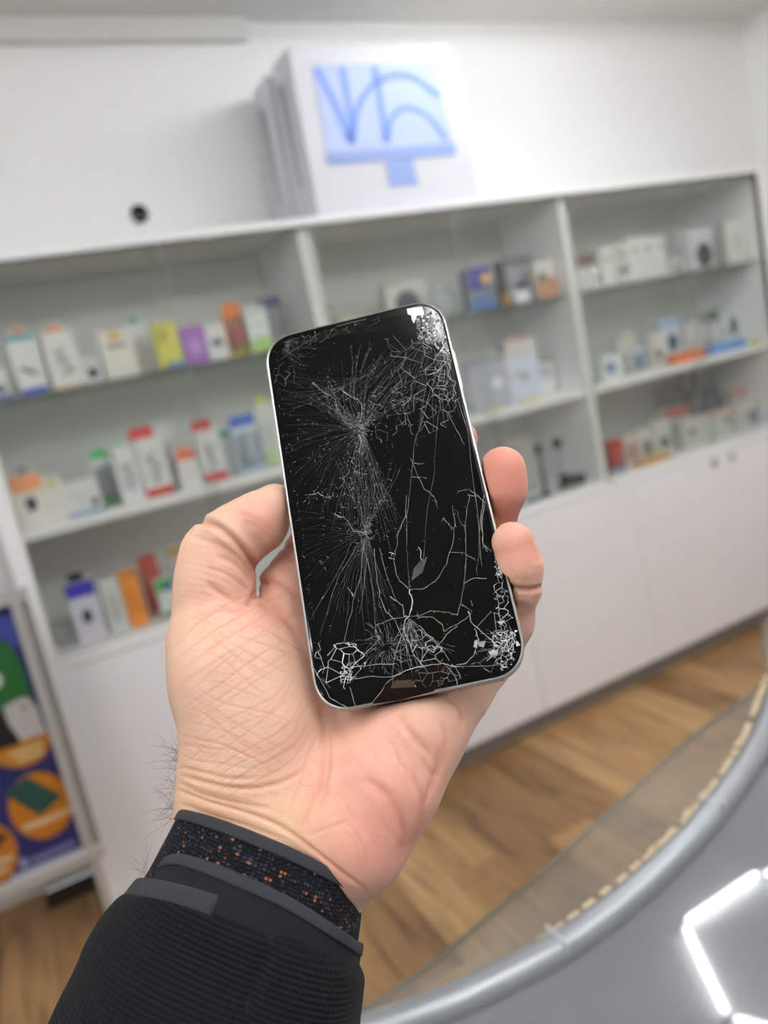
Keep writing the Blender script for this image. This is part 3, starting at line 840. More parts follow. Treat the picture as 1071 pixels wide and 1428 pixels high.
pshape('poster_green_field', [(-60, 880), (0, 891), (13, 898), (25, 916), (36, 945), (47, 978), (56, 1008), (-10, 1030), (-60, 1040)], '1F5A2A', 0)
pshape('poster_blue_corner', [(-20, 862), (18, 858), (30, 895), (20, 905), (10, 893), (-20, 880)], '3A4590', 0)
pshape('poster_letter', [(-6, 938), (1, 940), (4, 950), (0, 958), (-6, 959)], 'B9C4BA', 1)
pell('poster_orange_disc', 22, 1032, 48, 38, 'A56A1C', 1)
pshape('poster_dark_phone', [(-30, 1000), (2, 990), (30, 1035), (-10, 1048), (-40, 1046)], '15181A', 2)
pshape('poster_white_phone', [(4, 985), (28, 972), (38, 971), (52, 985), (64, 1020), (30, 1032), (12, 1010)], 'AAA6A6', 3)
pshape('poster_gold_mark', [(27, 984), (38, 981), (37, 987), (29, 990)], '8A7A58', 4)
for k, (a, b) in enumerate([((14, 1052), (58, 1036)), ((24, 1059), (60, 1047))]):
    pshape('poster_text_band', [(a[0], a[1] - 3), (b[0], b[1] - 4), (b[0], b[1] + 3), (a[0], a[1] + 4)], 'C0A878', 4)
pell('poster_orange_disc', 56, 1122, 45, 47, 'AC6814', 1)
pshape('poster_green_card', [(4, 1105), (37, 1082), (87, 1108), (56, 1136)], '1E443F', 3)
pshape('poster_text_band', [(31, 1150), (62, 1139), (98, 1124), (100, 1130), (64, 1147), (33, 1158)], 'C2A888', 3)
pell('poster_orange_disc', -8, 1190, 33, 42, 'A8651A', 1)
pshape('poster_dark_phone', [(-20, 1170), (8, 1160), (10, 1166), (-12, 1190)], '2A2620', 2)
pshape('poster_text_band', [(-10, 1200), (18, 1190), (18, 1196), (-10, 1208)], 'C4B094', 2)
pshape('poster_text_band', [(-10, 1214), (12, 1205), (12, 1210), (-10, 1221)], 'C4B094', 2)
pell('poster_logo_dot', 33, 1202, 6, 7, '8E90B4', 2)
pshape('poster_text_band', [(42, 1196), (104, 1169), (107, 1175), (44, 1203)], '6C6E98', 2)
for k in range(17):
    x0 = 16 + k * 6.1
    y0 = 1226 - k * 2.55
    pshape('poster_letter', [(x0, y0 - 6), (x0 + 4.6, y0 - 8), (x0 + 5.4, y0 - 1), (x0 + 0.8, y0 + 1)], 'B4B6C6', 2)

# ================================================================== CURVED GLASS COUNTER
ZK = 1.0
ct = empty('service_counter', (0.7, 0.3, 0))
tag(ct, 'curved service counter with grey glossy top, metal edge and clear glass rim', 'counter')
OFFC = np.array([0.7, 0.3, 0])
rail = spline([(-0.30, 0.74), (-0.08, 0.62), (0.06, 0.545), (0.175, 0.503), (0.247, 0.489), (0.316, 0.484), (0.408, 0.493), (0.504, 0.514), (0.61, 0.549), (0.697, 0.588), (0.83, 0.66), (1.0, 0.75), (1.3, 0.86)], 110)
rim = spline([(-0.30, 0.80), (-0.10, 0.69), (0.03, 0.59), (0.148, 0.543), (0.303, 0.564), (0.469, 0.601), (0.63, 0.641), (0.803, 0.672), (0.90, 0.745), (1.02, 0.82), (1.3, 0.93)], 110)


def slab(name, outer, inner, z0, z1, m, parent):
    """strip between two curves, with thickness"""
    n = len(outer)
    vs = [(p[0] - OFFC[0], p[1] - OFFC[1], z) for z in (z0, z1) for c in (outer, inner) for p in c]
    fs = []
    for i in range(n - 1):
        a, b, c, d = i, i + 1, n + i + 1, n + i
        fs += [(a, b, c, d), (2 * n + d, 2 * n + c, 2 * n + b, 2 * n + a), (a, 2 * n + a, 2 * n + b, b), (d, c, 2 * n + c, 2 * n + d)]
    fs += [(0, n, 3 * n, 2 * n), (n - 1, 3 * n - 1, 4 * n - 1, 2 * n - 1)]
    return pydata(name, vs, fs, m, parent)


topm = bpy.data.materials.new('grey_glossy_counter_top')
topm.use_nodes = True
nt = topm.node_tree
b = nt.nodes['Principled BSDF']
nz = nt.nodes.new('ShaderNodeTexNoise')
nz.inputs['Scale'].default_value = 5
nz.inputs['Detail'].default_value = 5
cr = nt.nodes.new('ShaderNodeValToRGB')
cr.color_ramp.elements[0].color = lin((92, 94, 98))
cr.color_ramp.elements[1].color = lin((120, 122, 126))
nt.links.new(nz.outputs['Fac'], cr.inputs[0])
nt.links.new(cr.outputs[0], b.inputs['Base Color'])
b.inputs['Roughness'].default_value = 0.0
b.inputs['IOR'].default_value = 1.45
near = np.stack([rail[:, 0], np.full(len(rail), -0.12)], 1)
slab('counter_top', rail, near, ZK - 0.012, ZK, topm, ct)
low = rail - np.array([0, 0.03])
slab('counter_body', low, near + np.array([0, 0.03]), 0.0, ZK - 0.0125, mat('counter_body_grey', (150, 150, 152), 0.5), ct)
rimglass = thin_glass('hazy_counter_glass', (232, 230, 224), 0.09, 1.5, 0.05)  # white diffuse haze mixed into the clear rim
slab('glass_rim', rim, rail, ZK - 0.006, ZK + 0.002, rimglass, ct)
tube('rim_edge', [(p[0] - 0.7, p[1] - 0.3, ZK - 0.002) for p in rim], 0.002, mat('glass_rim_edge', (104, 102, 88), 0.2), ct, 6)
tube('edge_rail', [(p[0] - 0.7, p[1] - 0.3, ZK + 0.004) for p in rail], 0.0135, mat('edge_rail_metal', (150, 153, 157), 0.38, 0.5, vary=0.04), ct, 14)
tan = np.gradient(rail, axis=0)
gluem = mat('yellowed_glue', (206, 186, 150), 0.6, vary=0.2, scale=80, bump=0.3)
for i in range(44, 100):
    if i % 2 == 0 or random.random() < 0.35:
        t = tan[i] / np.linalg.norm(tan[i])
        n = np.array([-t[1], t[0]])
        c = rail[i] + n * (0.0195 + random.uniform(-0.001, 0.001))
        g = box('glue_patch', (-random.uniform(0.005, 0.009), -0.0035, 0), (random.uniform(0.005, 0.009), random.uniform(0.0025, 0.0045), 0.0022), gluem, ct, 0.001)
        g.location = (c[0] - 0.7, c[1] - 0.3, ZK + 0.0021)
        g.rotation_euler = (0, 0, math.atan2(t[1], t[0]))
for i in (44, 66):
    t = tan[i] / np.linalg.norm(tan[i])
    g = box('rail_clip', (-0.0015, -0.0125, -0.002), (0.0015, 0.0145, 0.0180), mat('clip_white', (190, 192, 195), 0.3), ct, 0.001)
    g.location = (rail[i][0] - 0.7, rail[i][1] - 0.3, ZK + 0.0)
    g.rotation_euler = (0, 0, math.atan2(t[1], t[0]))

# ================================================================== THE PHONE
# pose of the handset: u across, v up, w out of the screen, millimetres, in camera axes
_rv = np.array([-0.338, 0.120, -0.203])
_t = np.linalg.norm(_rv)
_k = _rv / _t
_K = np.array([[0, -_k[2], _k[1]], [_k[2], 0, -_k[0]], [-_k[1], _k[0], 0]])
RP = (np.eye(3) + math.sin(_t) * _K + (1 - math.cos(_t)) * _K @ _K) @ np.diag([1.0, -1.0, -1.0])
TP = np.array([-0.079, -8.006, 282.58])
RW = M.T @ RP                                    # phone axes -> world
PHONE_POS = CAM_POS + M.T @ TP / 1000
MW = Matrix.Translation(Vector(PHONE_POS)) @ Matrix([list(r) for r in RW]).to_4x4()


def Q(px, py, w=0.0):
    """phone-frame point (mm) seen at a photo position on the plane w mm before the screen"""
    d = np.array([(px - CX) / F_PX, (py - CY) / F_PX, 1.0])
    dl, tl = RP.T @ d, RP.T @ TP
    return dl * ((w + tl[2]) / dl[2]) - tl


def to_px(p):
    c = np.asarray(p) @ RP.T + TP
    return np.stack([c[..., 0] / c[..., 2] * F_PX + CX, c[..., 1] / c[..., 2] * F_PX + CY], -1)


ph = bpy.data.objects.new('smartphone', None)
COL.objects.link(ph)
ph.matrix_world = MW
ph.empty_display_size = 0.05
tag(ph, 'black smartphone with badly shattered screen and silver frame held in the hand', 'phone')
PWD, PHT, PR, PTH = 71.5, 146.7, 12.5, 7.4


def outline(inset, n=12):
    w, h, r = PWD / 2 - inset, PHT / 2 - inset, PR - inset
    pts = []
    for sx, sy, a0 in ((1, 1, 0), (-1, 1, 90), (-1, -1, 180), (1, -1, 270)):
        for k in range(n + 1):
            a = math.radians(a0 + 90 * k / n)
            c, s = math.cos(a), math.sin(a)
            e = 2 / 2.25
            pts.append((sx * (w - r) + r * math.copysign(abs(c) ** e, c), sy * (h - r) + r * math.copysign(abs(s) ** e, s)))
    return pts


def loft(name, loops, m, parent, closed=False, cap0=True, cap1=True):
    n = len(outline(0))
    vs, fs = [], []
    for ins, w in loops:
        vs += [(u / 1000, v / 1000, w / 1000) for u, v in outline(ins)]
    L = len(loops)
    for i in range(L if closed else L - 1):
        j = (i + 1) % L
        for k in range(n):
            k2 = (k + 1) % n
            fs.append((i * n + k, i * n + k2, j * n + k2, j * n + k))
    if not closed and cap0:
        fs.append(tuple(range(n))[::-1])
    if not closed and cap1:
        fs.append(tuple((L - 1) * n + k for k in range(n)))
    me = bpy.data.meshes.new(name)
    me.from_pydata(vs, [], fs)
    bm = bmesh.new()
    bm.from_mesh(me)
    bmesh.ops.recalc_face_normals(bm, faces=list(bm.faces))
    bm.to_mesh(me)
    bm.free()
    return obj(name, me, m, parent)


framem = mat('silver_phone_frame', (180, 176, 172), 0.3, 0.9, vary=0.05, scale=300)


def black_glass(name, rgb, ior, rough):
    m = mat(name, rgb, rough, 0.0, ior, vary=0.15, scale=120)
    return m


glassm = black_glass('black_cover_glass', (7, 7, 9), 1.28, 0.0)
dispm = black_glass('dark_display', (14, 14, 11), 1.2, 0.01)
fo = loft('frame', [(1.4, -0.9), (0.78, -0.12), (0.66, -0.06), (0.2, -0.3), (0, -0.7), (0, -6.6), (0.3, -7.1), (0.75, -7.35), (1.7, -7.0)], framem, ph, closed=True)
loft('screen_glass', [(0.9, -0.9), (0.9, -0.2), (1.1, -0.06), (1.6, 0.0)], glassm, ph)
loft('back_glass', [(1.7, -7.0), (1.2, -7.38), (0.95, -7.4)][::-1], mat('white_back_glass', (222, 220, 216), 0.2), ph)
loft('display_panel', [(4.0, 0.0), (4.0, 0.012)], dispm, ph)


def pbox(name, lo, hi, m, bevel=0.0, parent=None):
    return box(name, [v / 1000 for v in lo], [v / 1000 for v in hi], m, parent or ph, bevel / 1000)


pbox('power_button', (PWD / 2 - 0.1, 33, -5.2), (PWD / 2 + 0.45, 50, -2.2), framem, 0.2)
pbox('volume_button', (-PWD / 2 - 0.45, 38, -5.2), (-PWD / 2 + 0.1, 49, -2.2), framem, 0.2)
pbox('volume_button', (-PWD / 2 - 0.45, 22, -5.2), (-PWD / 2 + 0.1, 33, -2.2), framem, 0.2)
pbox('charging_port', (-4.5, -PHT / 2 - 0.02, -5.0), (4.5, -PHT / 2 + 0.1, -2.4), mat('port_black', (20, 20, 20), 0.6), 0.0)
bandm = mat('antenna_band', (168, 164, 160), 0.5)
for u0, v0, sx in ((-PWD / 2, -58.5, -1), (PWD / 2, -58.5, 1), (-PWD / 2, 58.5, -1), (PWD / 2, 58.5, 1)):
    pbox('antenna_band', (u0 - 0.03, v0, -6.7), (u0 + 0.03, v0 + 1.0, -0.7), bandm)
for u0 in (-25.5, 25.5):
    pbox('antenna_band', (u0, -PHT / 2 - 0.03, -6.7), (u0 + 1.0, -PHT / 2 + 0.03, -0.7), bandm)
holem = mat('speaker_hole_black', (24, 22, 22), 0.7)
for k in range(6):
    for s in (-1, 1):
        pbox('speaker_hole', (s * (9.5 + 2.1 * k) - 0.5, -PHT / 2 - 0.03, -4.2), (s * (9.5 + 2.1 * k) + 0.5, -PHT / 2 + 0.03, -3.2), holem)
pbox('earpiece', (-6, PHT / 2 - 2.6, 0.0), (6, PHT / 2 - 1.9, 0.02), mat('earpiece_mesh', (26, 26, 28), 0.6))
bump_ = pbox('camera_bump', (4.5, 38, -8.9), (33, 69, -7.4), mat('camera_bump_glass', (214, 212, 208), 0.2), 0.7)
for u0, v0 in ((12, 61), (25, 46)):
    lathe('camera_lens', [(0.006, -0.0003), (0.0062, 0.0012), (0.004, 0.0016)], mat('lens_black', (22, 24, 34), 0.15), bump_, 18, 'z', (u0 / 1000, v0 / 1000, -0.0103))

# ---- the shattered glass: slivers and crack lines standing just proud of the cover glass
CR_V, CR_F, CR_C = [], [], []
CRW = 0.62                                       # overall width of the crack lines
rnd = random.Random(5)


def crack(pts, w0=0.10, w1=None, bright=0.4, jitter=0.0, lift=0.03):
    """one crack: a polyline in photo positions on the screen, laid on the glass as a faceted sliver"""
    w1 = w0 if w1 is None else w1
    p = np.array([Q(x, y)[:2] for x, y in pts])
    if jitter:
        p[1:-1] += RNG.normal(0, jitter, p[1:-1].shape)
    t = np.gradient(p, axis=0)
    n = np.stack([-t[:, 1], t[:, 0]], 1) / (np.linalg.norm(t, axis=1)[:, None] + 1e-9)
    base = len(CR_V)
    k = len(p)
    for i in range(k):
        f = i / (k - 1)
        w = CRW * (w0 * (1 - f) + w1 * f) / 2 * (0.5 + 0.8 * rnd.random())
        for s, z in ((-1, 0.01), (0, lift), (1, 0.01)):
            u, v = p[i] + n[i] * w * s
            CR_V.append((u / 1000, v / 1000, z / 1000))
            CR_C.append(bright * (0.55 + 0.9 * rnd.random()))
    for i in range(k - 1):
        a, b2 = base + 3 * i, base + 3 * i + 3
        CR_F.append((a, a + 1, b2 + 1, b2))
        CR_F.append((a + 1, a + 2, b2 + 2, b2 + 1))


def shard(pts, bright, lift=0.03):
    base = len(CR_V)
    for x, y in pts:
        u, v, _ = Q(x, y)
        CR_V.append((u / 1000, v / 1000, (lift + rnd.random() * 0.03) / 1000))
        CR_C.append(bright * (0.6 + 0.8 * rnd.random()))
    CR_F.append(tuple(range(base, base + len(pts))))


INX = np.array(outline(2.0))


def inside(px, py, ins=2.2):
    u, v, _ = Q(px, py)
    w, h, r = PWD / 2 - ins, PHT / 2 - ins, PR - ins
    du, dv = max(abs(u) - (w - r), 0), max(abs(v) - (h - r), 0)
    return math.hypot(du, dv) < r


def wander(a, b, n=8, wob=2.0, curve=0.0):
    a, b = np.array(a, float), np.array(b, float)
    d = b - a
    nrm = np.array([-d[1], d[0]]) / (np.linalg.norm(d) + 1e-6)
    out, o = [], 0.0
    for i in range(n + 1):
        f = i / n
        o = o * 0.6 + rnd.gauss(0, wob)
        p = a + d * f + nrm * (curve * 4 * f * (1 - f) + (o if 0 < i < n else 0))
        out.append(tuple(p))
    return out


def clip_in(pts):
    res = []
    for p in pts:
        if not inside(*p):
            break
        res.append(p)
    return res


def tick(x, y, size, bright):
    a = rnd.random() * math.tau
    pts = [(x, y)]
    for _ in range(rnd.choice((1, 1, 1, 2))):
        a += rnd.uniform(-0.9, 0.9)
        l = size * (0.25 + 0.7 * rnd.random())
        pts.append((pts[-1][0] + l * math.cos(a), pts[-1][1] + l * math.sin(a)))
    pts = clip_in(pts)
    if len(pts) > 1:
        crack(pts, 0.12 + 0.14 * rnd.random(), 0.05, bright * (0.4 + 0.9 * rnd.random()))


def fan(cx, cy, a0, a1, n, r0, r1, bright, curve=0.0, ticks=0.25, w=0.075, tb=0.5):
    """hairline cracks running out from an impact point, angles in photo degrees (0 right, 90 down)"""
    for i in range(n):
        a = math.radians(a0 + (a1 - a0) * (i + rnd.random() * 0.8) / n)
        s, e = r0 * (0.4 + 1.2 * rnd.random()), r1 * (0.55 + 0.5 * rnd.random())
        A = (cx + s * math.cos(a), cy + s * math.sin(a))
        Bp = (cx + e * math.cos(a), cy + e * math.sin(a))
        p = clip_in(wander(A, Bp, 12, 0.7, curve * (0.5 + rnd.random())))
        if len(p) > 2:
            # grey of a hairline changes at random from stretch to stretch
            i0 = 0
            while i0 < len(p) - 1:
                ln = rnd.randint(2, 5)
                seg = p[i0:i0 + ln + 1]
                if len(seg) > 1:
                    crack(seg, w * (0.6 + 0.8 * rnd.random()), None, bright * (0.25 + 1.1 * rnd.random() ** 1.5))
                i0 += ln
            for q in p:
                if rnd.random() < ticks:
                    tick(q[0], q[1], 4.5, tb)


def web(poly, cell, bright, w, drop=0.2, dens=None, fill=0.0, fb=0.5):
    """cell-like fracture: Voronoi edges inside a region"""
    poly = np.array(poly, float)
    lo, hi = poly.min(0) - cell, poly.max(0) + cell
    n = int((hi[0] - lo[0]) * (hi[1] - lo[1]) / (cell * cell))
    pts = [Vector((rnd.uniform(lo[0], hi[0]), rnd.uniform(lo[1], hi[1]))) for _ in range(max(n, 6))]
    vs, es, fs, *_ = mgeo.delaunay_2d_cdt(pts, [], [], 0, 1e-4)
    cc, em = [], {}

    def inp(p):
        c = False
        j = len(poly) - 1
        for i in range(len(poly)):
            if (poly[i][1] > p[1]) != (poly[j][1] > p[1]) and p[0] < (poly[j][0] - poly[i][0]) * (p[1] - poly[i][1]) / (poly[j][1] - poly[i][1]) + poly[i][0]:
                c = not c
            j = i
        return c
    for fi, f in enumerate(fs):
        a, b2, c2 = (vs[i] for i in f[:3])
        d = 2 * (a.x * (b2.y - c2.y) + b2.x * (c2.y - a.y) + c2.x * (a.y - b2.y))
        if abs(d) < 1e-6:
            cc.append(None)
            continue
        ux = ((a.x ** 2 + a.y ** 2) * (b2.y - c2.y) + (b2.x ** 2 + b2.y ** 2) * (c2.y - a.y) + (c2.x ** 2 + c2.y ** 2) * (a.y - b2.y)) / d
        uy = ((a.x ** 2 + a.y ** 2) * (c2.x - b2.x) + (b2.x ** 2 + b2.y ** 2) * (a.x - c2.x) + (c2.x ** 2 + c2.y ** 2) * (b2.x - a.x)) / d
        cc.append((ux, uy))
        for k in range(3):
            em.setdefault(tuple(sorted((f[k], f[(k + 1) % 3]))), []).append(fi)
        if fill and rnd.random() < fill and inp((a + b2 + c2) / 3) and inside(*((a + b2 + c2) / 3), 1.6):
            g = (a + b2 + c2) / 3
            shard([tuple(g + (q - g) * min(0.7, 3.2 / cell)) for q in (a, b2, c2)], fb * rnd.random() ** 1.6)
    for k, v in em.items():
        if len(v) == 2 and cc[v[0]] and cc[v[1]] and rnd.random() > drop:
            A, Bq = cc[v[0]], cc[v[1]]
            if math.dist(A, Bq) < cell * 2.5 and inp(A) and inp(Bq) and inside(*A, 1.6) and inside(*Bq, 1.6):
                crack([A, Bq], w * (0.5 + rnd.random()), None, bright * (0.4 + 1.0 * rnd.random()))


# two impact stars on the display
fan(505, 598, 105, 215, 84, 10, 150, 0.095, 6, 0.07)
fan(505, 598, 215, 262, 26, 8, 100, 0.20, -10, 0.16)
fan(505, 598, 262, 340, 40, 8, 120, 0.22, -8, 0.22)
fan(505, 598, 66, 108, 36, 8, 170, 0.18, 2, 0.26)
fan(510, 742, 66, 118, 30, 8, 150, 0.2, 4, 0.08)
fan(510, 742, 118, 200, 26, 8, 120, 0.10, 4, 0.06)
fan(510, 742, 245, 300, 30, 6, 110, 0.2, 2, 0.16)
fan(605, 462, 95, 150, 26, 14, 170, 0.24, 2, 0.14)
fan(612, 475, 60, 98, 16, 20, 130, 0.30, 2, 0.2)
for cx, cy, rad, n in ((505, 598, 20, 150), (510, 742, 19, 110), (505, 660, 34, 40), (470, 545, 24, 40), (455, 540, 40, 40), (530, 700, 34, 24), (560, 560, 40, 70), (480, 690, 35, 30)):
    for _ in range(n):
        a, rr = rnd.random() * math.tau, rad * abs(rnd.gauss(0, 0.62))
        x_, y_ = cx + rr * math.cos(a), cy + rr * math.sin(a)
        if inside(x_, y_):
            tick(x_, y_, 3.6, 0.42)
# meandering bright seams
for pts in ([(436, 533), (452, 548), (462, 552), (470, 572), (482, 590), (500, 598)], [(478, 545), (497, 556), (505, 570), (503, 585), (506, 600)],
            [(500, 606), (504, 618), (500, 640)], [(430, 690), (444, 687), (456, 694), (468, 689)], [(466, 717), (480, 722), (490, 735), (505, 742), (522, 757)]):
    pr = [q for a_, b_ in zip(pts[:-1], pts[1:]) for q in wander(a_, b_, 3, 1.2)[:-1]]
    crack(pr, 0.28, 0.2, 0.5)
    for q in pr:
        for _ in range(3):
            tick(q[0] + rnd.gauss(0, 3), q[1] + rnd.gauss(0, 3), 3.5, 0.5)
# cell webs
web([(535, 470), (565, 455), (600, 478), (640, 505), (645, 560), (622, 600), (575, 612), (535, 560), (548, 520)], 12, 0.5, 0.14, 0.22)
web([(510, 560), (560, 530), (580, 590), (548, 625), (515, 615)], 11, 0.4, 0.11, 0.4)
web([(585, 480), (640, 480), (652, 560), (600, 560)], 14, 0.6, 0.2, 0.15)
web([(579, 437), (606, 434), (618, 450), (632, 500), (610, 486), (582, 472)], 4.5, 0.75, 0.2, 0.1, fill=0.6, fb=0.8)
web([(375, 470), (420, 455), (500, 437), (530, 432), (532, 452), (470, 470), (400, 492), (380, 500)], 9, 0.3, 0.12, 0.45, fill=0.1, fb=0.25)
web([(375, 505), (400, 500), (420, 520), (410, 545), (385, 550)], 12, 0.35, 0.13, 0.4)
web([(690, 775), (708, 800), (722, 860), (700, 880), (688, 830)], 6.5, 0.6, 0.2, 0.12, fill=0.45, fb=0.6)
web([(686, 765), (700, 782), (708, 805), (694, 800)], 4.5, 0.9, 0.22, 0.1, fill=0.8, fb=1.3)
web([(688, 880), (726, 878), (733, 915), (716, 945), (692, 930), (682, 900)], 6.0, 0.75, 0.24, 0.1, fill=0.5, fb=0.75)
web([(655, 835), (712, 850), (700, 900), (660, 890)], 17, 0.45, 0.16, 0.25)
web([(455, 895), (500, 893), (512, 920), (490, 962), (455, 975), (440, 940)], 16, 0.65, 0.36, 0.08, fill=0.05, fb=0.4)
web([(430, 885), (448, 890), (462, 960), (448, 985), (436, 945)], 10, 0.5, 0.2, 0.2, fill=0.12, fb=0.35)
web([(476, 925), (494, 925), (490, 955), (472, 955)], 5, 0.8, 0.25, 0.1, fill=0.4, fb=0.6)
web([(575, 870), (615, 895), (622, 925), (590, 935), (572, 905)], 10, 0.55, 0.24, 0.2, fill=0.08, fb=0.4)
web([(578, 930), (640, 925), (648, 950), (600, 968), (575, 955)], 9, 0.45, 0.16, 0.25, fill=0.06, fb=0.3)
web([(640, 905), (700, 915), (712, 945), (660, 955)], 15, 0.35, 0.16, 0.35)


def K(pts):
    """position read from an enlarged view of the lower half of the screen"""
    return [(380 + a / 2.6775, 690 + c_ / 2.6775) for a, c_ in pts]


def dens(pts, wob=0.6, n=4):
    return [q for a_, b_ in zip(pts[:-1], pts[1:]) for q in wander(a_, b_, n, wob)[:-1]] + [pts[-1]]


for pts, w, br in [
    ([(500, 0), (497, 80), (470, 140), (462, 200), (453, 245), (463, 300), (480, 325), (512, 355)], .2, .45),
    ([(500, 60), (500, 200), (508, 300), (512, 355)], .12, .35),
    ([(512, 355), (523, 400), (510, 455), (490, 485), (497, 530)], .55, .5),
    ([(512, 355), (560, 352), (610, 320), (650, 260), (668, 200), (682, 110), (672, 40)], .2, .45),
    ([(720, 130), (722, 210), (715, 330), (705, 400), (690, 447), (650, 438), (590, 433), (540, 450), (510, 455)], .2, .42),
    ([(640, 85), (660, 115), (676, 124)], .18, .45), ([(690, 60), (705, 110), (720, 130)], .16, .4),
    ([(440, 380), (470, 402), (485, 410), (490, 450), (510, 455)], .35, .45),
    ([(385, 487), (430, 470), (510, 455)], .2, .45), ([(385, 487), (385, 520), (402, 540)], .22, .5),
    ([(380, 200), (390, 300), (400, 380), (425, 440), (460, 470), (480, 520), (500, 560), (520, 640)], .22, .45),
    ([(400, 200), (420, 280), (445, 350), (470, 402)], .16, .4), ([(330, 170), (370, 300), (378, 400), (385, 487)], .14, .4),
    ([(345, 170), (330, 300), (300, 400), (268, 545)], .22, .4), ([(350, 170), (345, 300), (325, 440)], .1, .35),
    ([(320, 180), (250, 300), (215, 400), (180, 520)], .12, .35), ([(300, 170), (240, 300), (140, 470)], .1, .3),
    ([(280, 345), (300, 380)], .35, .45), ([(435, 215), (455, 222)], .3, .7), ([(435, 235), (457, 241)], .3, .7),
    ([(545, 195), (553, 235), (572, 250)], .28, .6), ([(575, 232), (570, 250)], .2, .6),
    ([(660, 215), (720, 218), (760, 245)], .15, .4), ([(735, 0), (725, 60), (718, 130)], .15, .4), ([(790, 0), (780, 60), (785, 180), (800, 210)], .22, .5),
    ([(780, 60), (770, 200), (765, 300)], .12, .35), ([(718, 330), (742, 315), (800, 312)], .26, .5),
    ([(730, 435), (745, 480), (790, 520), (845, 565)], .42, .5), ([(660, 497), (720, 465), (745, 435), (700, 405)], .18, .42),
    ([(540, 455), (590, 455), (630, 480), (640, 510), (660, 497)], .24, .42), ([(520, 470), (560, 500), (620, 560), (660, 620)], .2, .42),
    ([(500, 540), (540, 570), (600, 580), (650, 520), (690, 490)], .24, .45), ([(500, 520), (530, 600), (560, 640)], .3, .45),
    ([(480, 665), (560, 640), (640, 628), (665, 640), (720, 630), (752, 600), (770, 540), (755, 500)], .3, .5),
    ([(640, 630), (690, 700), (700, 720)], .25, .5), ([(800, 620), (850, 560), (900, 520)], .3, .55), ([(665, 640), (760, 640), (850, 635)], .2, .42),
    ([(280, 690), (350, 680), (440, 680), (480, 665)], .22, .5), ([(285, 640), (370, 635), (460, 630)], .24, .5), ([(290, 650), (380, 560), (402, 540)], .2, .45),
    ([(150, 640), (215, 760), (290, 800)], .3, .45), ([(290, 720), (310, 790), (330, 805)], .2, .4), ([(300, 560), (345, 600), (300, 640), (280, 700)], .3, .55),
    ([(205, 600), (240, 555), (262, 552), (300, 560)], .35, .6), ([(370, 780), (420, 710), (480, 665)], .25, .3),
]:
    kp = K(pts)
    crack(dens(kp), w, w * 0.8, br)
    for q in dens(kp):
        if rnd.random() < 0.3:
            tick(q[0], q[1], 4.0, br)
for pts, w, br in [([(640, 455), (625, 520), (610, 590), (606, 660), (595, 720), (590, 790)], .12, .3), ([(640, 560), (652, 600), (661, 680), (668, 735), (672, 790)], .16, .38),
                   ([(573, 640), (592, 683), (605, 692), (611, 709)], .18, .4), ([(617, 500), (600, 545), (585, 600), (577, 625), (571, 690), (566, 720), (552, 750)], .15, .4),
                   ([(577, 645), (592, 646)], .18, .6), ([(574, 665), (595, 667)], .2, .6), ([(652, 690), (668, 692), (676, 700)], .22, .55), ([(638, 685), (654, 682), (668, 692)], .2, .5),
                   ([(625, 575), (638, 602), (648, 620)], .18, .5), ([(676, 700), (672, 730), (674, 760), (686, 770)], .25, .5)]:
    crack(dens(pts), w, w * 0.8, br)
    for q in dens(pts):
        if rnd.random() < 0.3:
            tick(q[0], q[1], 4.5, br)
fan(537, 903, 0, 360, 46, 8, 42, 0.35, 4, 0.05, 0.1)
fan(712, 905, 150, 330, 26, 6, 48, 0.45, 2, 0.15, 0.12)
fan(570, 862, 30, 110, 24, 6, 90, 0.35, 6, 0.08, 0.12)
fan(395, 474, -40, 60, 26, 6, 60, 0.2, 8, 0.1)
for i in range(18):                               # sweeping hairlines across the upper left
    a_ = rnd.uniform(-3, 3)
    p_ = spline([(378 + i * 1.1, 508 + i * 4.2), (418 + rnd.uniform(-4, 4), 524 + i * 2.6 + a_), (470, 531 + i * 0.9 + a_), (520, 524 - i * 0.6), (556, 506 - i * 1.8)], 22)
    n0 = rnd.randint(0, 5)
    q_ = clip_in([tuple(v) for v in p_[n0:n0 + rnd.randint(8, 16)]])
    if len(q_) > 2:
        crack(q_, .08, .05, rnd.uniform(.06, .18))
for i in range(9):
    p_ = spline([(386 + 3 * i, 505 - i * 2), (420 + i * 4, 482 - i * 2.5), (470 + i * 4, 468 - i * 2), (530 + i * 2, 462 - i)], 18)
    crack(clip_in([tuple(v) for v in p_]) or [(400, 480), (402, 481)], .08, .05, rnd.uniform(.05, .12))
# leaf-like flakes
shard(K([(575, 240), (560, 290), (518, 322), (528, 275), (552, 245)]), .05)
shard(K([(755, 545), (765, 540), (764, 572), (750, 568)]), .3)
shard(K([(768, 550), (797, 545), (788, 570), (770, 565)]), .35)
shard(K([(805, 585), (842, 580), (840, 600), (815, 602)]), .35)
for _ in range(160):
    x_, y_ = rnd.uniform(372, 735), rnd.uniform(430, 985)
    if inside(x_, y_, 3):
        a = rnd.random() * 6.3
        crack([(x_, y_), (x_ + math.cos(a), y_ + math.sin(a))], .16, .1, .4)
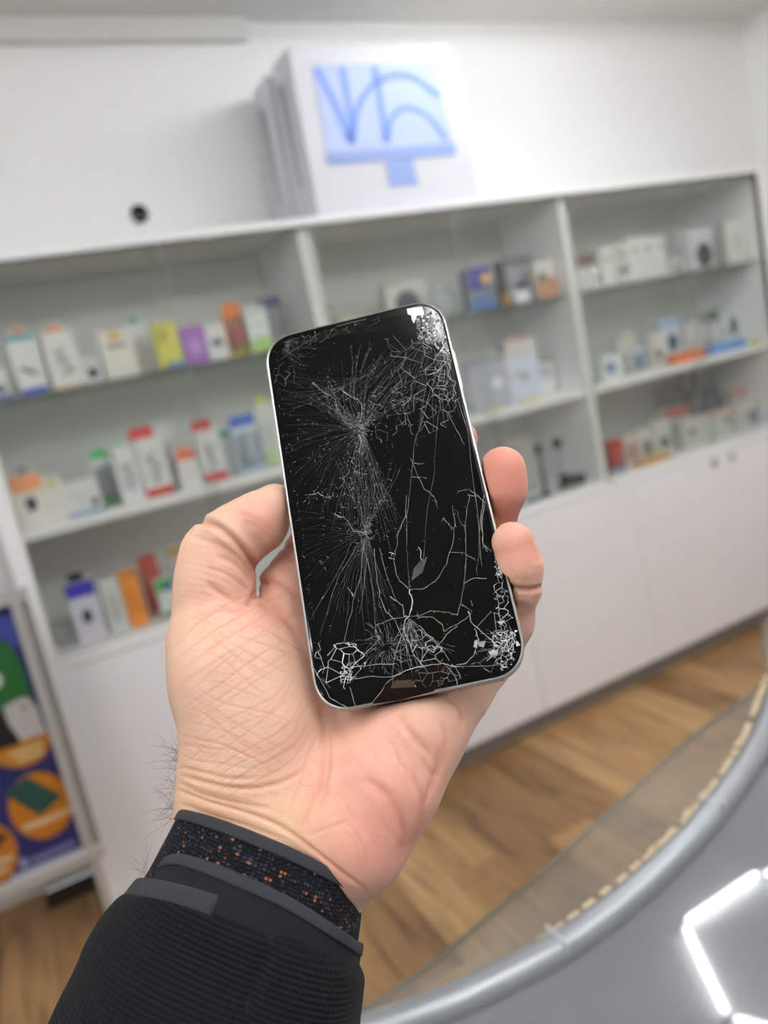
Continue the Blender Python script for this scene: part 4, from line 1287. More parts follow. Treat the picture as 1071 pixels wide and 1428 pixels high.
# ticks round the glass edge
for _ in range(90):
    f = rnd.random()
    x_, y_ = (372 + 70 * f + rnd.uniform(3, 14), 500 + 470 * f)
    if inside(x_, y_, 1.6):
        tick(x_, y_, 4, .4)
me = bpy.data.meshes.new('crack_lines')
me.from_pydata(CR_V, [], CR_F)
at = me.color_attributes.new('crack_tone', 'FLOAT_COLOR', 'POINT')
cc_ = np.array(CR_C, np.float32).clip(0, 1)
at.data.foreach_set('color', np.stack([cc_, cc_, cc_ * 0.98, np.ones_like(cc_)], 1).ravel())
me.update()
crm = bpy.data.materials.new('fractured_glass')
crm.use_nodes = True
nt = crm.node_tree
b = nt.nodes['Principled BSDF']
an = nt.nodes.new('ShaderNodeAttribute')
an.attribute_name = 'crack_tone'
nt.links.new(an.outputs['Color'], b.inputs['Base Color'])
b.inputs['Roughness'].default_value = 0.45
b.inputs['IOR'].default_value = 1.3
o = obj('crack_lines', me, crm, ph)
tag(o, 'white hairline cracks over the black screen', kind='stuff')
# bright lamp reflection in the upper corner, painted as a white plate
glint = [(567, 427), (578, 425), (588, 424), (591, 432), (590, 435), (581, 436), (579, 441), (577, 447), (574, 442), (573, 436), (568, 434)]
glint = [(x_ + 0.5, y_ + 4) for x_, y_ in glint]
cv = [tuple(Q(*q)[:2] / 1000) + (z_,) for z_ in (0.00001, 0.00012) for q in glint]
nc = len(glint)
pydata('painted_reflection', cv, [tuple(range(nc))[::-1], tuple(range(nc, 2 * nc))] + [(i, (i + 1) % nc, nc + (i + 1) % nc, nc + i) for i in range(nc)], mat('reflection_white', (236, 240, 242), 0.3, vary=0.1, scale=900), ph)
# reflection in the lower glass, painted as a brown patch and beige strip
for nm, pts, col, lift in [('brown_reflection_patch', K([(372, 782), (400, 745), (450, 690), (500, 668), (560, 650), (640, 632), (655, 640), (640, 700), (600, 735), (470, 768)]), (20, 12, 10), .02),
                           ('beige_reflection_strip', K([(440, 722), (455, 695), (520, 690), (530, 718)]), (66, 56, 46), .03)]:
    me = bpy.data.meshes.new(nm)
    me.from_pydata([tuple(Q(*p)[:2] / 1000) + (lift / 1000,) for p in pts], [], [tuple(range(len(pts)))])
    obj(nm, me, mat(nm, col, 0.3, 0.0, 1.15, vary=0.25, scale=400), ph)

# ================================================================== THE HAND AND ARM
# signed-distance modelling in the phone frame (mm), turned into one continuous skin
HV = 0.5                                          # grid step
LO = np.array([-122.0, -168.0, -62.0])
HI = np.array([52.0, 44.0, 12.0])
NG = ((HI - LO) / HV).astype(int) + 1
GX = [(LO[i] + HV * np.arange(NG[i])).astype(np.float32) for i in range(3)]
BIG = np.float32(40)


def cone_into(D, a, b, ra, rb, flat=1.0):
    """tapered capsule, hard union into D; flat squashes it along w"""
    a, b = np.asarray(a, np.float32), np.asarray(b, np.float32)
    m = max(ra, rb) + 14
    i0 = np.maximum(((np.minimum(a, b) - m - LO) / HV).astype(int), 0)
    i1 = np.minimum(((np.maximum(a, b) + m - LO) / HV).astype(int) + 1, NG)
    if (i1 <= i0).any():
        return
    X = GX[0][i0[0]:i1[0], None, None]
    Y = GX[1][None, i0[1]:i1[1], None]
    Z = GX[2][None, None, i0[2]:i1[2]]
    ba = b - a
    f2 = np.float32(1 / flat)
    bz = ba[2] * f2
    L2 = ba[0] ** 2 + ba[1] ** 2 + bz ** 2 + 1e-6
    dx, dy, dz = X - a[0], Y - a[1], (Z - a[2]) * f2
    h = np.clip((dx * ba[0] + dy * ba[1] + dz * bz) / L2, 0, 1)
    d = np.sqrt((dx - h * ba[0]) ** 2 + (dy - h * ba[1]) ** 2 + (dz - h * bz) ** 2) - (ra + h * (rb - ra))
    return (slice(i0[0], i1[0]), slice(i0[1], i1[1]), slice(i0[2], i1[2])), d.astype(np.float32)


def smin(a, b, k):
    h = np.maximum(k - np.abs(a - b), 0) / k
    return np.minimum(a, b) - h * h * k * 0.25


def add(D, a, b, ra, rb, k, flat=1.0):
    r = cone_into(D, a, b, ra, rb, flat)
    if r:
        s, d = r
        D[s] = smin(D[s], d, np.float32(k))


def chain(D, pts, k):
    """pts: (px, py, w, r)"""
    q = [(Q(x_, y_, w_), r_) for x_, y_, w_, r_ in pts]
    for (a, ra), (b2, rb) in zip(q[:-1], q[1:]):
        add(D, a, b2, ra, rb, k)


palm = np.full(NG, BIG, np.float32)
# heel, metacarpals and the two cushions of the palm
for pts in ([(372, 1150, -30, 17), (408, 1020, -31, 16), (428, 905, -31, 13)],
            [(400, 1160, -30, 17), (450, 1030, -32, 16), (482, 930, -33, 12)],
            [(425, 1180, -29, 17), (500, 1050, -31, 15), (545, 955, -32, 11.5)],
            [(448, 1196, -27, 17), (545, 1050, -27, 14.5), (608, 985, -27, 12.5)]):
    chain(palm, pts, 10)
thenar = [(354, 1128, -24, 19), (351, 1065, -21.5, 20.5), (344, 990, -19, 21.5), (326, 930, -17.5, 21.5), (304, 886, -17, 17)]
chain(palm, thenar, 9)
chain(palm, [(380, 1010, -20, 17), (370, 945, -20, 14.5)], 9)
hypo = [(456, 1195, -25, 12), (490, 1162, -19, 17), (536, 1090, -18.5, 17), (578, 1012, -20.5, 16), (602, 965, -22, 14)]
chain(palm, hypo, 8)
chain(palm, [(450, 1110, -24, 17), (480, 1160, -22, 17)], 9)
# wrist and forearm
chain(palm, [(333, 1085, -25, 18.5), (325, 1132, -26, 17), (306, 1190, -28, 14), (300, 1230, -28, 13), (255, 1330, -26, 16), (190, 1520, -26, 20)], 10)
chain(palm, [(452, 1200, -24, 15), (444, 1232, -27, 11.5), (428, 1262, -27, 11), (380, 1390, -26, 15), (320, 1580, -26, 20)], 10)
chain(palm, [(390, 1160, -25, 20), (374, 1205, -26, 17.5), (330, 1340, -25, 20), (260, 1560, -26, 22)], 10)

fingers = []
# thumb: base, knuckle, two phalanges pressed on the handset's side
T = np.full(NG, BIG, np.float32)
chain(T, [(303, 892, -17, 17), (299, 838, -15, 13.6), (300, 800, -13, 12.8), (300, 770, -12, 12.3)], 7)
chain(T, [(302, 772, -12, 11.8), (330, 748, -10.5, 12.0), (360, 728, -10, 11.2), (383, 704, -10, 8.0)], 3)
fingers.append((T, 3))
I_ = np.full(NG, BIG, np.float32)
chain(I_, [(394, 895, -28, 13.0), (407, 822, -30, 11.8), (466, 720, -33, 10.8), (520, 640, -34, 10.2)], 5)
chain(I_, [(520, 640, -34, 10), (600, 610, -28, 8.8), (640, 612, -12, 7.0)], 4)
fingers.append((I_, 4))
Mi = np.full(NG, BIG, np.float32)
chain(Mi, [(482, 925, -32, 13), (560, 830, -34, 10.8), (640, 765, -35, 10.5)], 5)
chain(Mi, [(640, 765, -35, 10), (682, 754, -27, 8.2), (688, 722, -17, 7.4)], 4)
chain(Mi, [(688, 722, -17, 7.6), (698, 682, -8.5, 8.5), (701, 655, -5.5, 8.3)], 5)
fingers.append((Mi, 6))
Ri = np.full(NG, BIG, np.float32)
chain(Ri, [(545, 950, -32, 12.5), (620, 900, -34, 10.5), (690, 900, -31, 9.8)], 5)
chain(Ri, [(690, 900, -31, 9.3), (708, 868, -22, 8.6), (718, 822, -12, 8.3)], 4)
chain(Ri, [(720, 818, -11, 8.6), (720, 790, -6, 8.9), (714, 760, -2.5, 8.0)], 2.5)
fingers.append((Ri, 6))
Pi = np.full(NG, BIG, np.float32)
chain(Pi, [(608, 985, -27, 13), (640, 958, -28, 11.5), (676, 925, -30, 9.0)], 5)
chain(Pi, [(676, 925, -30, 8.6), (672, 870, -26, 8), (650, 838, -19, 7.2)], 4)
fingers.append((Pi, 6))
D = palm.copy()
for fD, k in fingers:
    D = smin(D, smin(palm, fD, np.float32(k)), np.float32(1.2))
del fingers, T, I_, Mi, Ri, Pi
# the hand closes on the handset: nothing of it enters the body of the phone
X = np.abs(GX[0])[:, None, None] - (PWD / 2 - PR)
Y = np.abs(GX[1])[None, :, None] - (PHT / 2 - PR)
d2 = np.sqrt(np.maximum(X, 0) ** 2 + np.maximum(Y, 0) ** 2) + np.minimum(np.maximum(X, Y), 0) - PR
dz = np.abs(GX[2] + PTH / 2)[None, None, :] - PTH / 2
pd = np.minimum(np.maximum(d2, dz), 0) + np.sqrt(np.maximum(d2, 0) ** 2 + np.maximum(dz, 0) ** 2)
keep = -(pd - np.float32(0.25))
h = np.maximum(1.5 - np.abs(D - keep), 0) / 1.5
D = np.maximum(D, keep) + h * h * 1.5 * 0.25
del pd, keep, h
# open end inside the sleeve
D = np.maximum(D, (LO[1] + 3 - GX[1])[None, :, None])


def surface_nets(D):
    S = D < 0
    nx, ny, nz = D.shape
    acc = np.zeros((nx - 1, ny - 1, nz - 1), np.uint8)
    for i in (0, 1):
        for j in (0, 1):
            for k in (0, 1):
                acc += S[i:nx - 1 + i, j:ny - 1 + j, k:nz - 1 + k]
    cells = np.argwhere((acc > 0) & (acc < 8))
    idx = -np.ones(acc.shape, np.int32)
    idx[tuple(cells.T)] = np.arange(len(cells))
    pos = np.zeros((len(cells), 3), np.float32)
    cnt = np.zeros(len(cells), np.float32)
    corners = [(i, j, k) for i in (0, 1) for j in (0, 1) for k in (0, 1)]
    for a in corners:
        for ax in range(3):
            if a[ax] == 0:
                b2 = list(a)
                b2[ax] = 1
                va = D[tuple((cells + a).T)]
                vb = D[tuple((cells + b2).T)]
                m_ = (va < 0) != (vb < 0)
                t = np.where(m_, va / np.where(m_, va - vb, 1), 0)
                p = np.array(a, np.float32)[None] + np.zeros((len(cells), 3), np.float32)
                p[:, ax] += t
                pos[m_] += p[m_]
                cnt += m_
    verts = (cells + pos / cnt[:, None]) * HV + LO
    quads = []
    for ax in range(3):
        o1, o2 = (ax + 1) % 3, (ax + 2) % 3
        s0 = [slice(None)] * 3
        s1 = [slice(None)] * 3
        s0[ax], s1[ax] = slice(0, -1), slice(1, None)
        e = np.argwhere(S[tuple(s0)] != S[tuple(s1)])
        ok = (e[:, o1] > 0) & (e[:, o2] > 0) & (e[:, o1] < D.shape[o1] - 1) & (e[:, o2] < D.shape[o2] - 1)
        e = e[ok]
        flip = S[tuple(e.T)]
        c = []
        for d1, d2_ in ((-1, -1), (0, -1), (0, 0), (-1, 0)):
            q = e.copy()
            q[:, o1] += d1
            q[:, o2] += d2_
            c.append(idx[tuple(q.T)])
        f = np.stack(c, 1)
        f[~flip] = f[~flip][:, ::-1]
        quads.append(f)
    return verts, np.vstack(quads)


HVt, HQ = surface_nets(D)


def sample(P_):
    g = (P_ - LO) / HV
    i = np.clip(np.floor(g).astype(int), 0, NG - 2)
    f = (g - i).astype(np.float32)
    r = 0
    for a in (0, 1):
        for b2 in (0, 1):
            for c in (0, 1):
                w_ = (f[:, 0] if a else 1 - f[:, 0]) * (f[:, 1] if b2 else 1 - f[:, 1]) * (f[:, 2] if c else 1 - f[:, 2])
                r = r + w_ * D[i[:, 0] + a, i[:, 1] + b2, i[:, 2] + c]
    return r


def grad(P_, e=0.6):
    g = np.stack([sample(P_ + np.eye(3)[i] * e) - sample(P_ - np.eye(3)[i] * e) for i in range(3)], 1)
    return g / (np.linalg.norm(g, axis=1)[:, None] + 1e-9)


E_ = np.vstack([HQ[:, [0, 1]], HQ[:, [1, 2]], HQ[:, [2, 3]], HQ[:, [3, 0]]])
deg = np.bincount(E_.ravel(), minlength=len(HVt)).astype(np.float32)


def smooth(V, it):
    for _ in range(it):
        s = np.stack([np.bincount(E_[:, 0], V[E_[:, 1], i], len(V)) + np.bincount(E_[:, 1], V[E_[:, 0], i], len(V)) for i in range(3)], 1)
        V = V * 0.4 + s / deg[:, None] * 0.6
    return V


HVt = smooth(HVt, 4)
HN = grad(HVt, 0.9)

# ---- creases: folds of the palm, joints and wrist, carved along the surface normal
VP = to_px(HVt)
front = HN[:, 2] > -0.15
disp = np.zeros(len(HVt))
redd = np.zeros(len(HVt))
PXM = 0.247                                      # mm per photo pixel near the palm


def seg_dist(pts):
    pts = np.asarray(pts, float)
    lo, hi = pts.min(0) - 30, pts.max(0) + 30
    sel = np.where(front & (VP > lo).all(1) & (VP < hi).all(1))[0]
    d = np.full(len(sel), 1e9)
    tt = np.zeros(len(sel))
    ln = np.r_[0, np.cumsum(np.linalg.norm(np.diff(pts, axis=0), axis=1))]
    for i in range(len(pts) - 1):
        a, ab = pts[i], pts[i + 1] - pts[i]
        h = np.clip(((VP[sel] - a) @ ab) / (ab @ ab + 1e-9), 0, 1)
        dd = np.linalg.norm(VP[sel] - a - h[:, None] * ab, axis=1)
        m_ = dd < d
        d[m_] = dd[m_]
        tt[m_] = (ln[i] + h[m_] * (ln[i + 1] - ln[i])) / ln[-1]
    return sel, d * PXM, tt


def fold(pts, depth, width, wmin=None, ridge=0.25, fade=0.15, wmax=None, n=None, red=0.5):
    """groove of a given depth and half-width (mm) with slightly swollen lips; wmin/wmax keep it to one layer of the hand"""
    sel, d, t = seg_dist(spline(pts, n or max(8, 6 * len(pts))))
    if wmin is not None:
        k = HVt[sel, 2] > wmin
        sel, d, t = sel[k], d[k], t[k]
    if wmax is not None:
        k = HVt[sel, 2] < wmax
        sel, d, t = sel[k], d[k], t[k]
    f = np.clip(np.minimum(t, 1 - t) / max(fade, 1e-3), 0, 1) ** 0.7
    g = np.exp(-(d / width) ** 2)
    disp[sel] += f * depth * (-g + ridge * np.exp(-((d - 2.2 * width) / (1.3 * width)) ** 2))
    redd[sel] = np.maximum(redd[sel], f * g * red)


# thumb joint and ball of the thumb
fold([(272, 726), (300, 733), (325, 752), (345, 775), (357, 792)], 1.3, 1.1, -16, .5, .1)
fold([(262, 745), (290, 755), (325, 770), (350, 800)], .35, .8, -20)
fold([(300, 775), (325, 785), (352, 812)], .3, .8, -20)
fold([(345, 842), (325, 838), (300, 822), (286, 812)], .7, 1.0, -22, .4)
fold([(348, 845), (330, 852), (305, 850), (280, 862)], .6, .9, -22, .4)
fold([(285, 790), (315, 800), (350, 826)], .3, .7, -20)
fold([(335, 726), (362, 735), (380, 752)], .2, 1.0, -16)
fold([(330, 715), (355, 722), (384, 742)], .18, 1.0, -16)
# index base folds by the phone's side
fold([(352, 815), (375, 812), (400, 822), (420, 840)], .8, 1.2, None, .4, .12)
fold([(370, 792), (395, 780), (412, 782)], .5, .9, None, .3)
fold([(346, 846), (362, 822), (372, 812)], 1.0, 1.2, None, .3, .05)
fold([(385, 766), (400, 762), (412, 765)], .5, .8)
# life line and palm furrows
fold([(350, 842), (385, 850), (412, 882), (432, 930), (447, 985), (452, 1030), (447, 1085), (430, 1125)], .55, 1.3, None, .3, .1)
fold([(456, 1000), (460, 1040), (456, 1090), (446, 1130)], .35, 1.0)
fold([(552, 994), (575, 1025), (598, 1050), (610, 1066)], .5, 1.3, None, .3, .3)
fold([(622, 972), (640, 985), (648, 1012)], .8, .9, None, .25, .15)
fold([(612, 1040), (606, 1085), (588, 1130)], .4, 1.2)
fold([(570, 1075), (590, 1120), (578, 1165), (560, 1190)], .4, 1.2)
fold([(590, 1055), (600, 1075), (612, 1085)], .3, 1.0)
fold([(505, 1085), (540, 1110), (562, 1160), (553, 1205)], .55, 1.6)
fold([(615, 1000), (620, 1040), (600, 1100)], .2, 1.2)
fold([(420, 1155), (435, 1120), (455, 1085), (462, 1060)], .3, .8)
fold([(400, 1140), (412, 1105), (425, 1070), (440, 1030)], .25, .7)
fold([(430, 1165), (455, 1155), (485, 1145)], .2, .8)
# wrist folds
fold([(246, 1100), (290, 1118), (340, 1132), (390, 1152), (430, 1180), (470, 1212), (500, 1234), (514, 1246)], .55, .8, None, .12, .08)
fold([(250, 1080), (290, 1092), (340, 1100), (390, 1092), (430, 1070)], .35, .9, None, .25)
fold([(248, 1090), (285, 1108), (330, 1120), (380, 1128)], .35, .8)
fold([(250, 1070), (285, 1078), (320, 1086), (360, 1085)], .3, .8)
fold([(246, 1118), (290, 1135), (340, 1150), (400, 1172)], .3, .7)
fold([(246, 1130), (290, 1146), (350, 1163)], .25, .6)
# fingertips: joint creases
fold([(700, 812), (722, 821), (742, 822), (758, 818)], .8, .8, -24, .25, .05)
fold([(712, 842), (740, 848)], .3, 1.0)
fold([(738, 752), (746, 768), (752, 786)], .25, 1.3)
# criss-cross of the ball of the thumb
rw = random.Random(3)
for i in range(15):
    o = i * 17
    a = (244 + i * 2.2 + rw.uniform(-5, 5), 905 + o)
    b2 = (330 + i * 6 + rw.uniform(-10, 10), 838 + o * 0.93 + rw.uniform(-6, 6))
    e = (392 + i * 3.2 + rw.uniform(-8, 8), 812 + o * 0.80 + rw.uniform(-5, 5))
    m1 = ((a[0] + b2[0]) / 2 + rw.uniform(-4, 4), (a[1] + b2[1]) / 2 + rw.uniform(-7, 1))
    fold([a, m1, b2, e], rw.uniform(.06, .18), rw.uniform(.32, .5), None, .2, .3, red=.7)
for i in range(17):
    a = (238 + i * 5 + rw.uniform(-6, 6), 1045 - i * 13 + rw.uniform(-5, 5))
    if i > 11:
        a = (262 + (i - 11) * 16, 880 - (i - 11) * 4)
    L = rw.uniform(85, 165)
    sl = rw.uniform(.18, .42) + .022 * i
    pts = [(a[0] + L * f_, a[1] + L * f_ * sl + 7 * math.sin(f_ * 4 + i) + rw.uniform(-3, 3)) for f_ in (0, .25, .5, .75, 1)]
    fold(pts, rw.uniform(.06, .18), rw.uniform(.32, .5), None, .2, .3, red=.7)
for i in range(40):
    a = (rw.uniform(250, 420), rw.uniform(860, 1100))
    an_ = rw.choice((rw.uniform(-.9, -.5), rw.uniform(.25, .7)))
    L = rw.uniform(25, 60)
    fold([a, (a[0] + L * .5 * math.cos(an_), a[1] + L * .5 * math.sin(an_) + rw.uniform(-3, 3)), (a[0] + L * math.cos(an_), a[1] + L * math.sin(an_))], rw.uniform(.04, .1), .35, None, .2, .35, red=.45)
for i in range(14):                               # thumb side wrinkles
    y_ = 740 + i * 9
    x_ = 262 - i * 1.5
    fold([(x_ + 5, y_ + rw.uniform(-4, 4)), (x_ + 45, y_ + 10 + rw.uniform(-3, 3)), (x_ + 85, y_ + 26 + rw.uniform(-3, 3))], rw.uniform(.05, .14), .5, -22, .3, .35, red=.15)
for i in range(12):                               # fine wrist lines
    y_ = 1085 + i * 6
    fold([(246, y_), (290, y_ + 17 + rw.uniform(-3, 3)), (345, y_ + 32 + rw.uniform(-3, 3)), (400, y_ + 52)], rw.uniform(.04, .1), .4, None, .15, .4, red=.4)
for i in range(10):                               # faint lines across the heel of the hand
    a = (rw.uniform(455, 560), rw.uniform(1010, 1170))
    fold([a, (a[0] + 18, a[1] + 22), (a[0] + 30 + rw.uniform(-8, 8), a[1] + 50)], rw.uniform(.06, .16), .8, None, .3, .4, red=.2)
HVt = HVt + HN * disp[:, None]

# ---- skin colour: pale ground with the flush of fingertips and palm cushions
base = np.array(lin((217, 180, 157))[:3])
pinkc = np.array(lin((213, 149, 135))[:3])
redc = np.array(lin((200, 124, 110))[:3])
yell = np.array(lin((222, 184, 148))[:3])
colr = np.tile(base, (len(HVt), 1))


def flush(px, py, w_, rad, c, amt):
    q = Q(px, py, w_)
    d = np.linalg.norm((HVt - q) / rad, axis=1)
    f = np.exp(-d * d)[:, None] * amt
    colr[:] = colr * (1 - f) + c * f


flush(545, 1130, -2, (24, 26, 24), pinkc, .75)
flush(500, 1180, -2, (18, 16, 20), pinkc, .6)
flush(560, 1030, -5, (26, 24, 20), pinkc, .3)
flush(455, 1110, -6, (14, 20, 20), pinkc, .4)
flush(702, 650, 0, (13, 17, 18), redc, .9)
flush(700, 700, -12, (14, 14, 18), redc, .7)
flush(722, 765, 2, (12, 11, 14), redc, .62)
flush(735, 850, -14, (12, 16, 14), pinkc, .45)
flush(650, 605, -8, (12, 14, 14), redc, .7)
flush(375, 715, 0, (13, 10, 14), pinkc, .6)
flush(320, 790, -4, (18, 14, 16), pinkc, .35)
flush(375, 855, -8, (14, 12, 20), pinkc, .55)
flush(400, 790, -22, (14, 16, 14), pinkc, .5)
flush(300, 830, 0, (18, 10, 16), pinkc, .2)
flush(262, 1140, -10, (22, 14, 30), yell, .8)
flush(370, 1160, -8, (26, 10, 20), yell, .6)
flush(245, 860, -14, (12, 40, 20), yell, .5)
flush(280, 725, -8, (8, 8, 10), yell, .5)
f = (redd * 0.75)[:, None]
colr = colr * (1 - f) + (colr * np.array([0.86, 0.62, 0.55])) * f

person = bpy.data.objects.new('person', None)
COL.objects.link(person)
person.matrix_world = MW
person.empty_display_size = 0.05
tag(person, 'left hand and black-sleeved forearm of a person holding up the shattered phone', 'person')
me = bpy.data.meshes.new('hand')
me.vertices.add(len(HVt))
me.vertices.foreach_set('co', (HVt / 1000).astype(np.float32).ravel())
nq = len(HQ)
me.loops.add(nq * 4)
me.loops.foreach_set('vertex_index', HQ.astype(np.int32).ravel())
me.polygons.add(nq)
me.polygons.foreach_set('loop_start', np.arange(0, nq * 4, 4, dtype=np.int32))
me.update(calc_edges=True)
me.validate()
at = me.color_attributes.new('skin_tone', 'FLOAT_COLOR', 'POINT')
at.data.foreach_set('color', np.hstack([colr, np.ones((len(colr), 1))]).astype(np.float32).ravel())

skin = bpy.data.materials.new('skin')
skin.use_nodes = True
nt = skin.node_tree
b = nt.nodes['Principled BSDF']
an = nt.nodes.new('ShaderNodeAttribute')
an.attribute_name = 'skin_tone'
tc = nt.nodes.new('ShaderNodeTexCoord')
n1 = nt.nodes.new('ShaderNodeTexNoise')
n1.inputs['Scale'].default_value = 160
n1.inputs['Detail'].default_value = 5
mxx = nt.nodes.new('ShaderNodeMix')
mxx.data_type = 'RGBA'
mxx.blend_type = 'MULTIPLY'
mxx.inputs[0].default_value = 0.35
rmp = nt.nodes.new('ShaderNodeValToRGB')
rmp.color_ramp.elements[0].position = 0.3
rmp.color_ramp.elements[0].color = (0.86, 0.72, 0.66, 1)
rmp.color_ramp.elements[1].position = 0.65
rmp.color_ramp.elements[1].color = (1, 1, 1, 1)
nt.links.new(tc.outputs['Object'], n1.inputs['Vector'])
nt.links.new(n1.outputs['Fac'], rmp.inputs[0])
nt.links.new(an.outputs['Color'], mxx.inputs[6])
nt.links.new(rmp.outputs[0], mxx.inputs[7])
nt.links.new(mxx.outputs[2], b.inputs['Base Color'])
vo = nt.nodes.new('ShaderNodeTexVoronoi')
vo.feature = 'DISTANCE_TO_EDGE'
vo.inputs['Scale'].default_value = 900
n2 = nt.nodes.new('ShaderNodeTexNoise')
n2.inputs['Scale'].default_value = 700
n2.inputs['Detail'].default_value = 4
nt.links.new(tc.outputs['Object'], vo.inputs['Vector'])
nt.links.new(tc.outputs['Object'], n2.inputs['Vector'])
ma = nt.nodes.new('ShaderNodeMath')
ma.operation = 'ADD'
nt.links.new(vo.outputs['Distance'], ma.inputs[0])
nt.links.new(n2.outputs['Fac'], ma.inputs[1])
wv = nt.nodes.new('ShaderNodeTexWave')
wv.bands_direction = 'Y'
wv.inputs['Scale'].default_value = 520
wv.inputs['Distortion'].default_value = 5.0
wv.inputs['Detail'].default_value = 1.0
wv.inputs['Detail Scale'].default_value = 0.12
nt.links.new(tc.outputs['Object'], wv.inputs['Vector'])
ma2 = nt.nodes.new('ShaderNodeMath')
ma2.operation = 'MULTIPLY_ADD'
ma2.inputs[1].default_value = 0.35
nt.links.new(wv.outputs['Fac'], ma2.inputs[0])
nt.links.new(ma.outputs[0], ma2.inputs[2])
ma = ma2
bp = nt.nodes.new('ShaderNodeBump')
bp.inputs['Strength'].default_value = 0.35
bp.inputs['Distance'].default_value = 0.00025
nt.links.new(ma.outputs[0], bp.inputs['Height'])
nt.links.new(bp.outputs['Normal'], b.inputs['Normal'])
b.inputs['Roughness'].default_value = 0.48
b.inputs['IOR'].default_value = 1.4
b.inputs['Subsurface Weight'].default_value = 0.15
b.inputs['Subsurface Radius'].default_value = (1.0, 0.35, 0.2)
b.inputs['Subsurface Scale'].default_value = 0.004
obj('hand', me, skin, person, True)

# ---- the jacket sleeve: layered cuff, strap with piping and ribbed outer sleeve
AX = [Q(x_, y_, w_) for x_, y_, w_ in ((400, 1122, -24), (383, 1172, -24), (372, 1205, -24), (352, 1268, -24), (318, 1350, -25), (286, 1460, -26), (250, 1580, -28), (200, 1760, -32))]
AXS = spline(AX, 120)
ALEN = np.r_[0, np.cumsum(np.linalg.norm(np.diff(AXS, axis=0), axis=1))]


S_OFF = float(ALEN[np.argmin(np.linalg.norm(AXS - AX[1], axis=1))])


def axis_at(s):
    return np.array([np.interp(s + S_OFF, ALEN, AXS[:, i]) for i in range(3)])


S_of_y = {}
A_DIR = (AXS[-40] - AXS[0]) / np.linalg.norm(AXS[-40] - AXS[0])
E2 = np.array([0, 0, 1.0]) - A_DIR * A_DIR[2]
E2 /= np.linalg.norm(E2)
E1 = np.cross(E2, A_DIR)
if E1[0] < 0:
    E1 = -E1


def arm_pt(s, th, a, b2):
    c, q = math.cos(th), math.sin(th)
    sw = 1 + 0.075 * math.exp(-((th - 0.55) / 0.42) ** 2)      # fullness over the heel of the hand
    a, b2 = a * (1 + (sw - 1) * 0.4), b2 * sw
    return axis_at(s) + E1 * a * math.copysign(abs(c) ** 0.8, c) + E2 * b2 * math.copysign(abs(q) ** 0.8, q)


def sleeve_sheet(name, s_top, s_bot, a_fn, thick, m, th0=-math.pi, th1=math.pi, nt_=140, ns=26, closed=True, bfac=0.83, roll=(1.2, 0.35)):
    """tube of cloth: s_top(th) is its upper hem, a_fn(s, th) its half width"""
    vs, fs, uv = [], [], []
    ths = np.linspace(th0, th1, nt_ + 1)[:nt_ if closed else nt_ + 1]
    n = len(ths)
    for layer in (0, 1):
        for j in range(ns + 1):
            for th in ths:
                st = s_top(th)
                sb = s_bot(th) if callable(s_bot) else s_bot
                s = st + (sb - st) * (j / ns) ** 1.3
                a = a_fn(s, th) - (thick if layer else 0)
                # hems are rounded over
                edge = max(0.0, 1 - (s - st) / roll[0])
                a -= roll[1] * edge * edge if not layer else roll[1] * edge
                p = arm_pt(s, th, a, a * bfac)
                vs.append(p / 1000)
                uv.append((th * 36.0, s))
    N = n * (ns + 1)
    rng_ = range(n) if closed else range(n - 1)
    for j in range(ns):
        for i in rng_:
            i2 = (i + 1) % n
            a0, a1, b0, b1 = j * n + i, j * n + i2, (j + 1) * n + i, (j + 1) * n + i2
            fs.append((a0, b0, b1, a1))
            fs.append((N + a0, N + a1, N + b1, N + b0))
    for i in rng_:
        i2 = (i + 1) % n
        fs.append((i, i2, N + i2, N + i))
        fs.append((ns * n + i2, ns * n + i, N + ns * n + i, N + ns * n + i2))
    if not closed:
        for j in range(ns):
            fs.append((j * n, N + j * n, N + (j + 1) * n, (j + 1) * n))
            e = n - 1
            fs.append((j * n + e, (j + 1) * n + e, N + (j + 1) * n + e, N + j * n + e))
    o = pydata(name, vs, fs, m, person, True)
    uvl = o.data.uv_layers.new(name='cloth')
    li = np.zeros(len(o.data.loops), np.int32)
    o.data.loops.foreach_get('vertex_index', li)
    uvl.data.foreach_set('uv', np.array(uv, np.float32)[li].ravel())
    return o


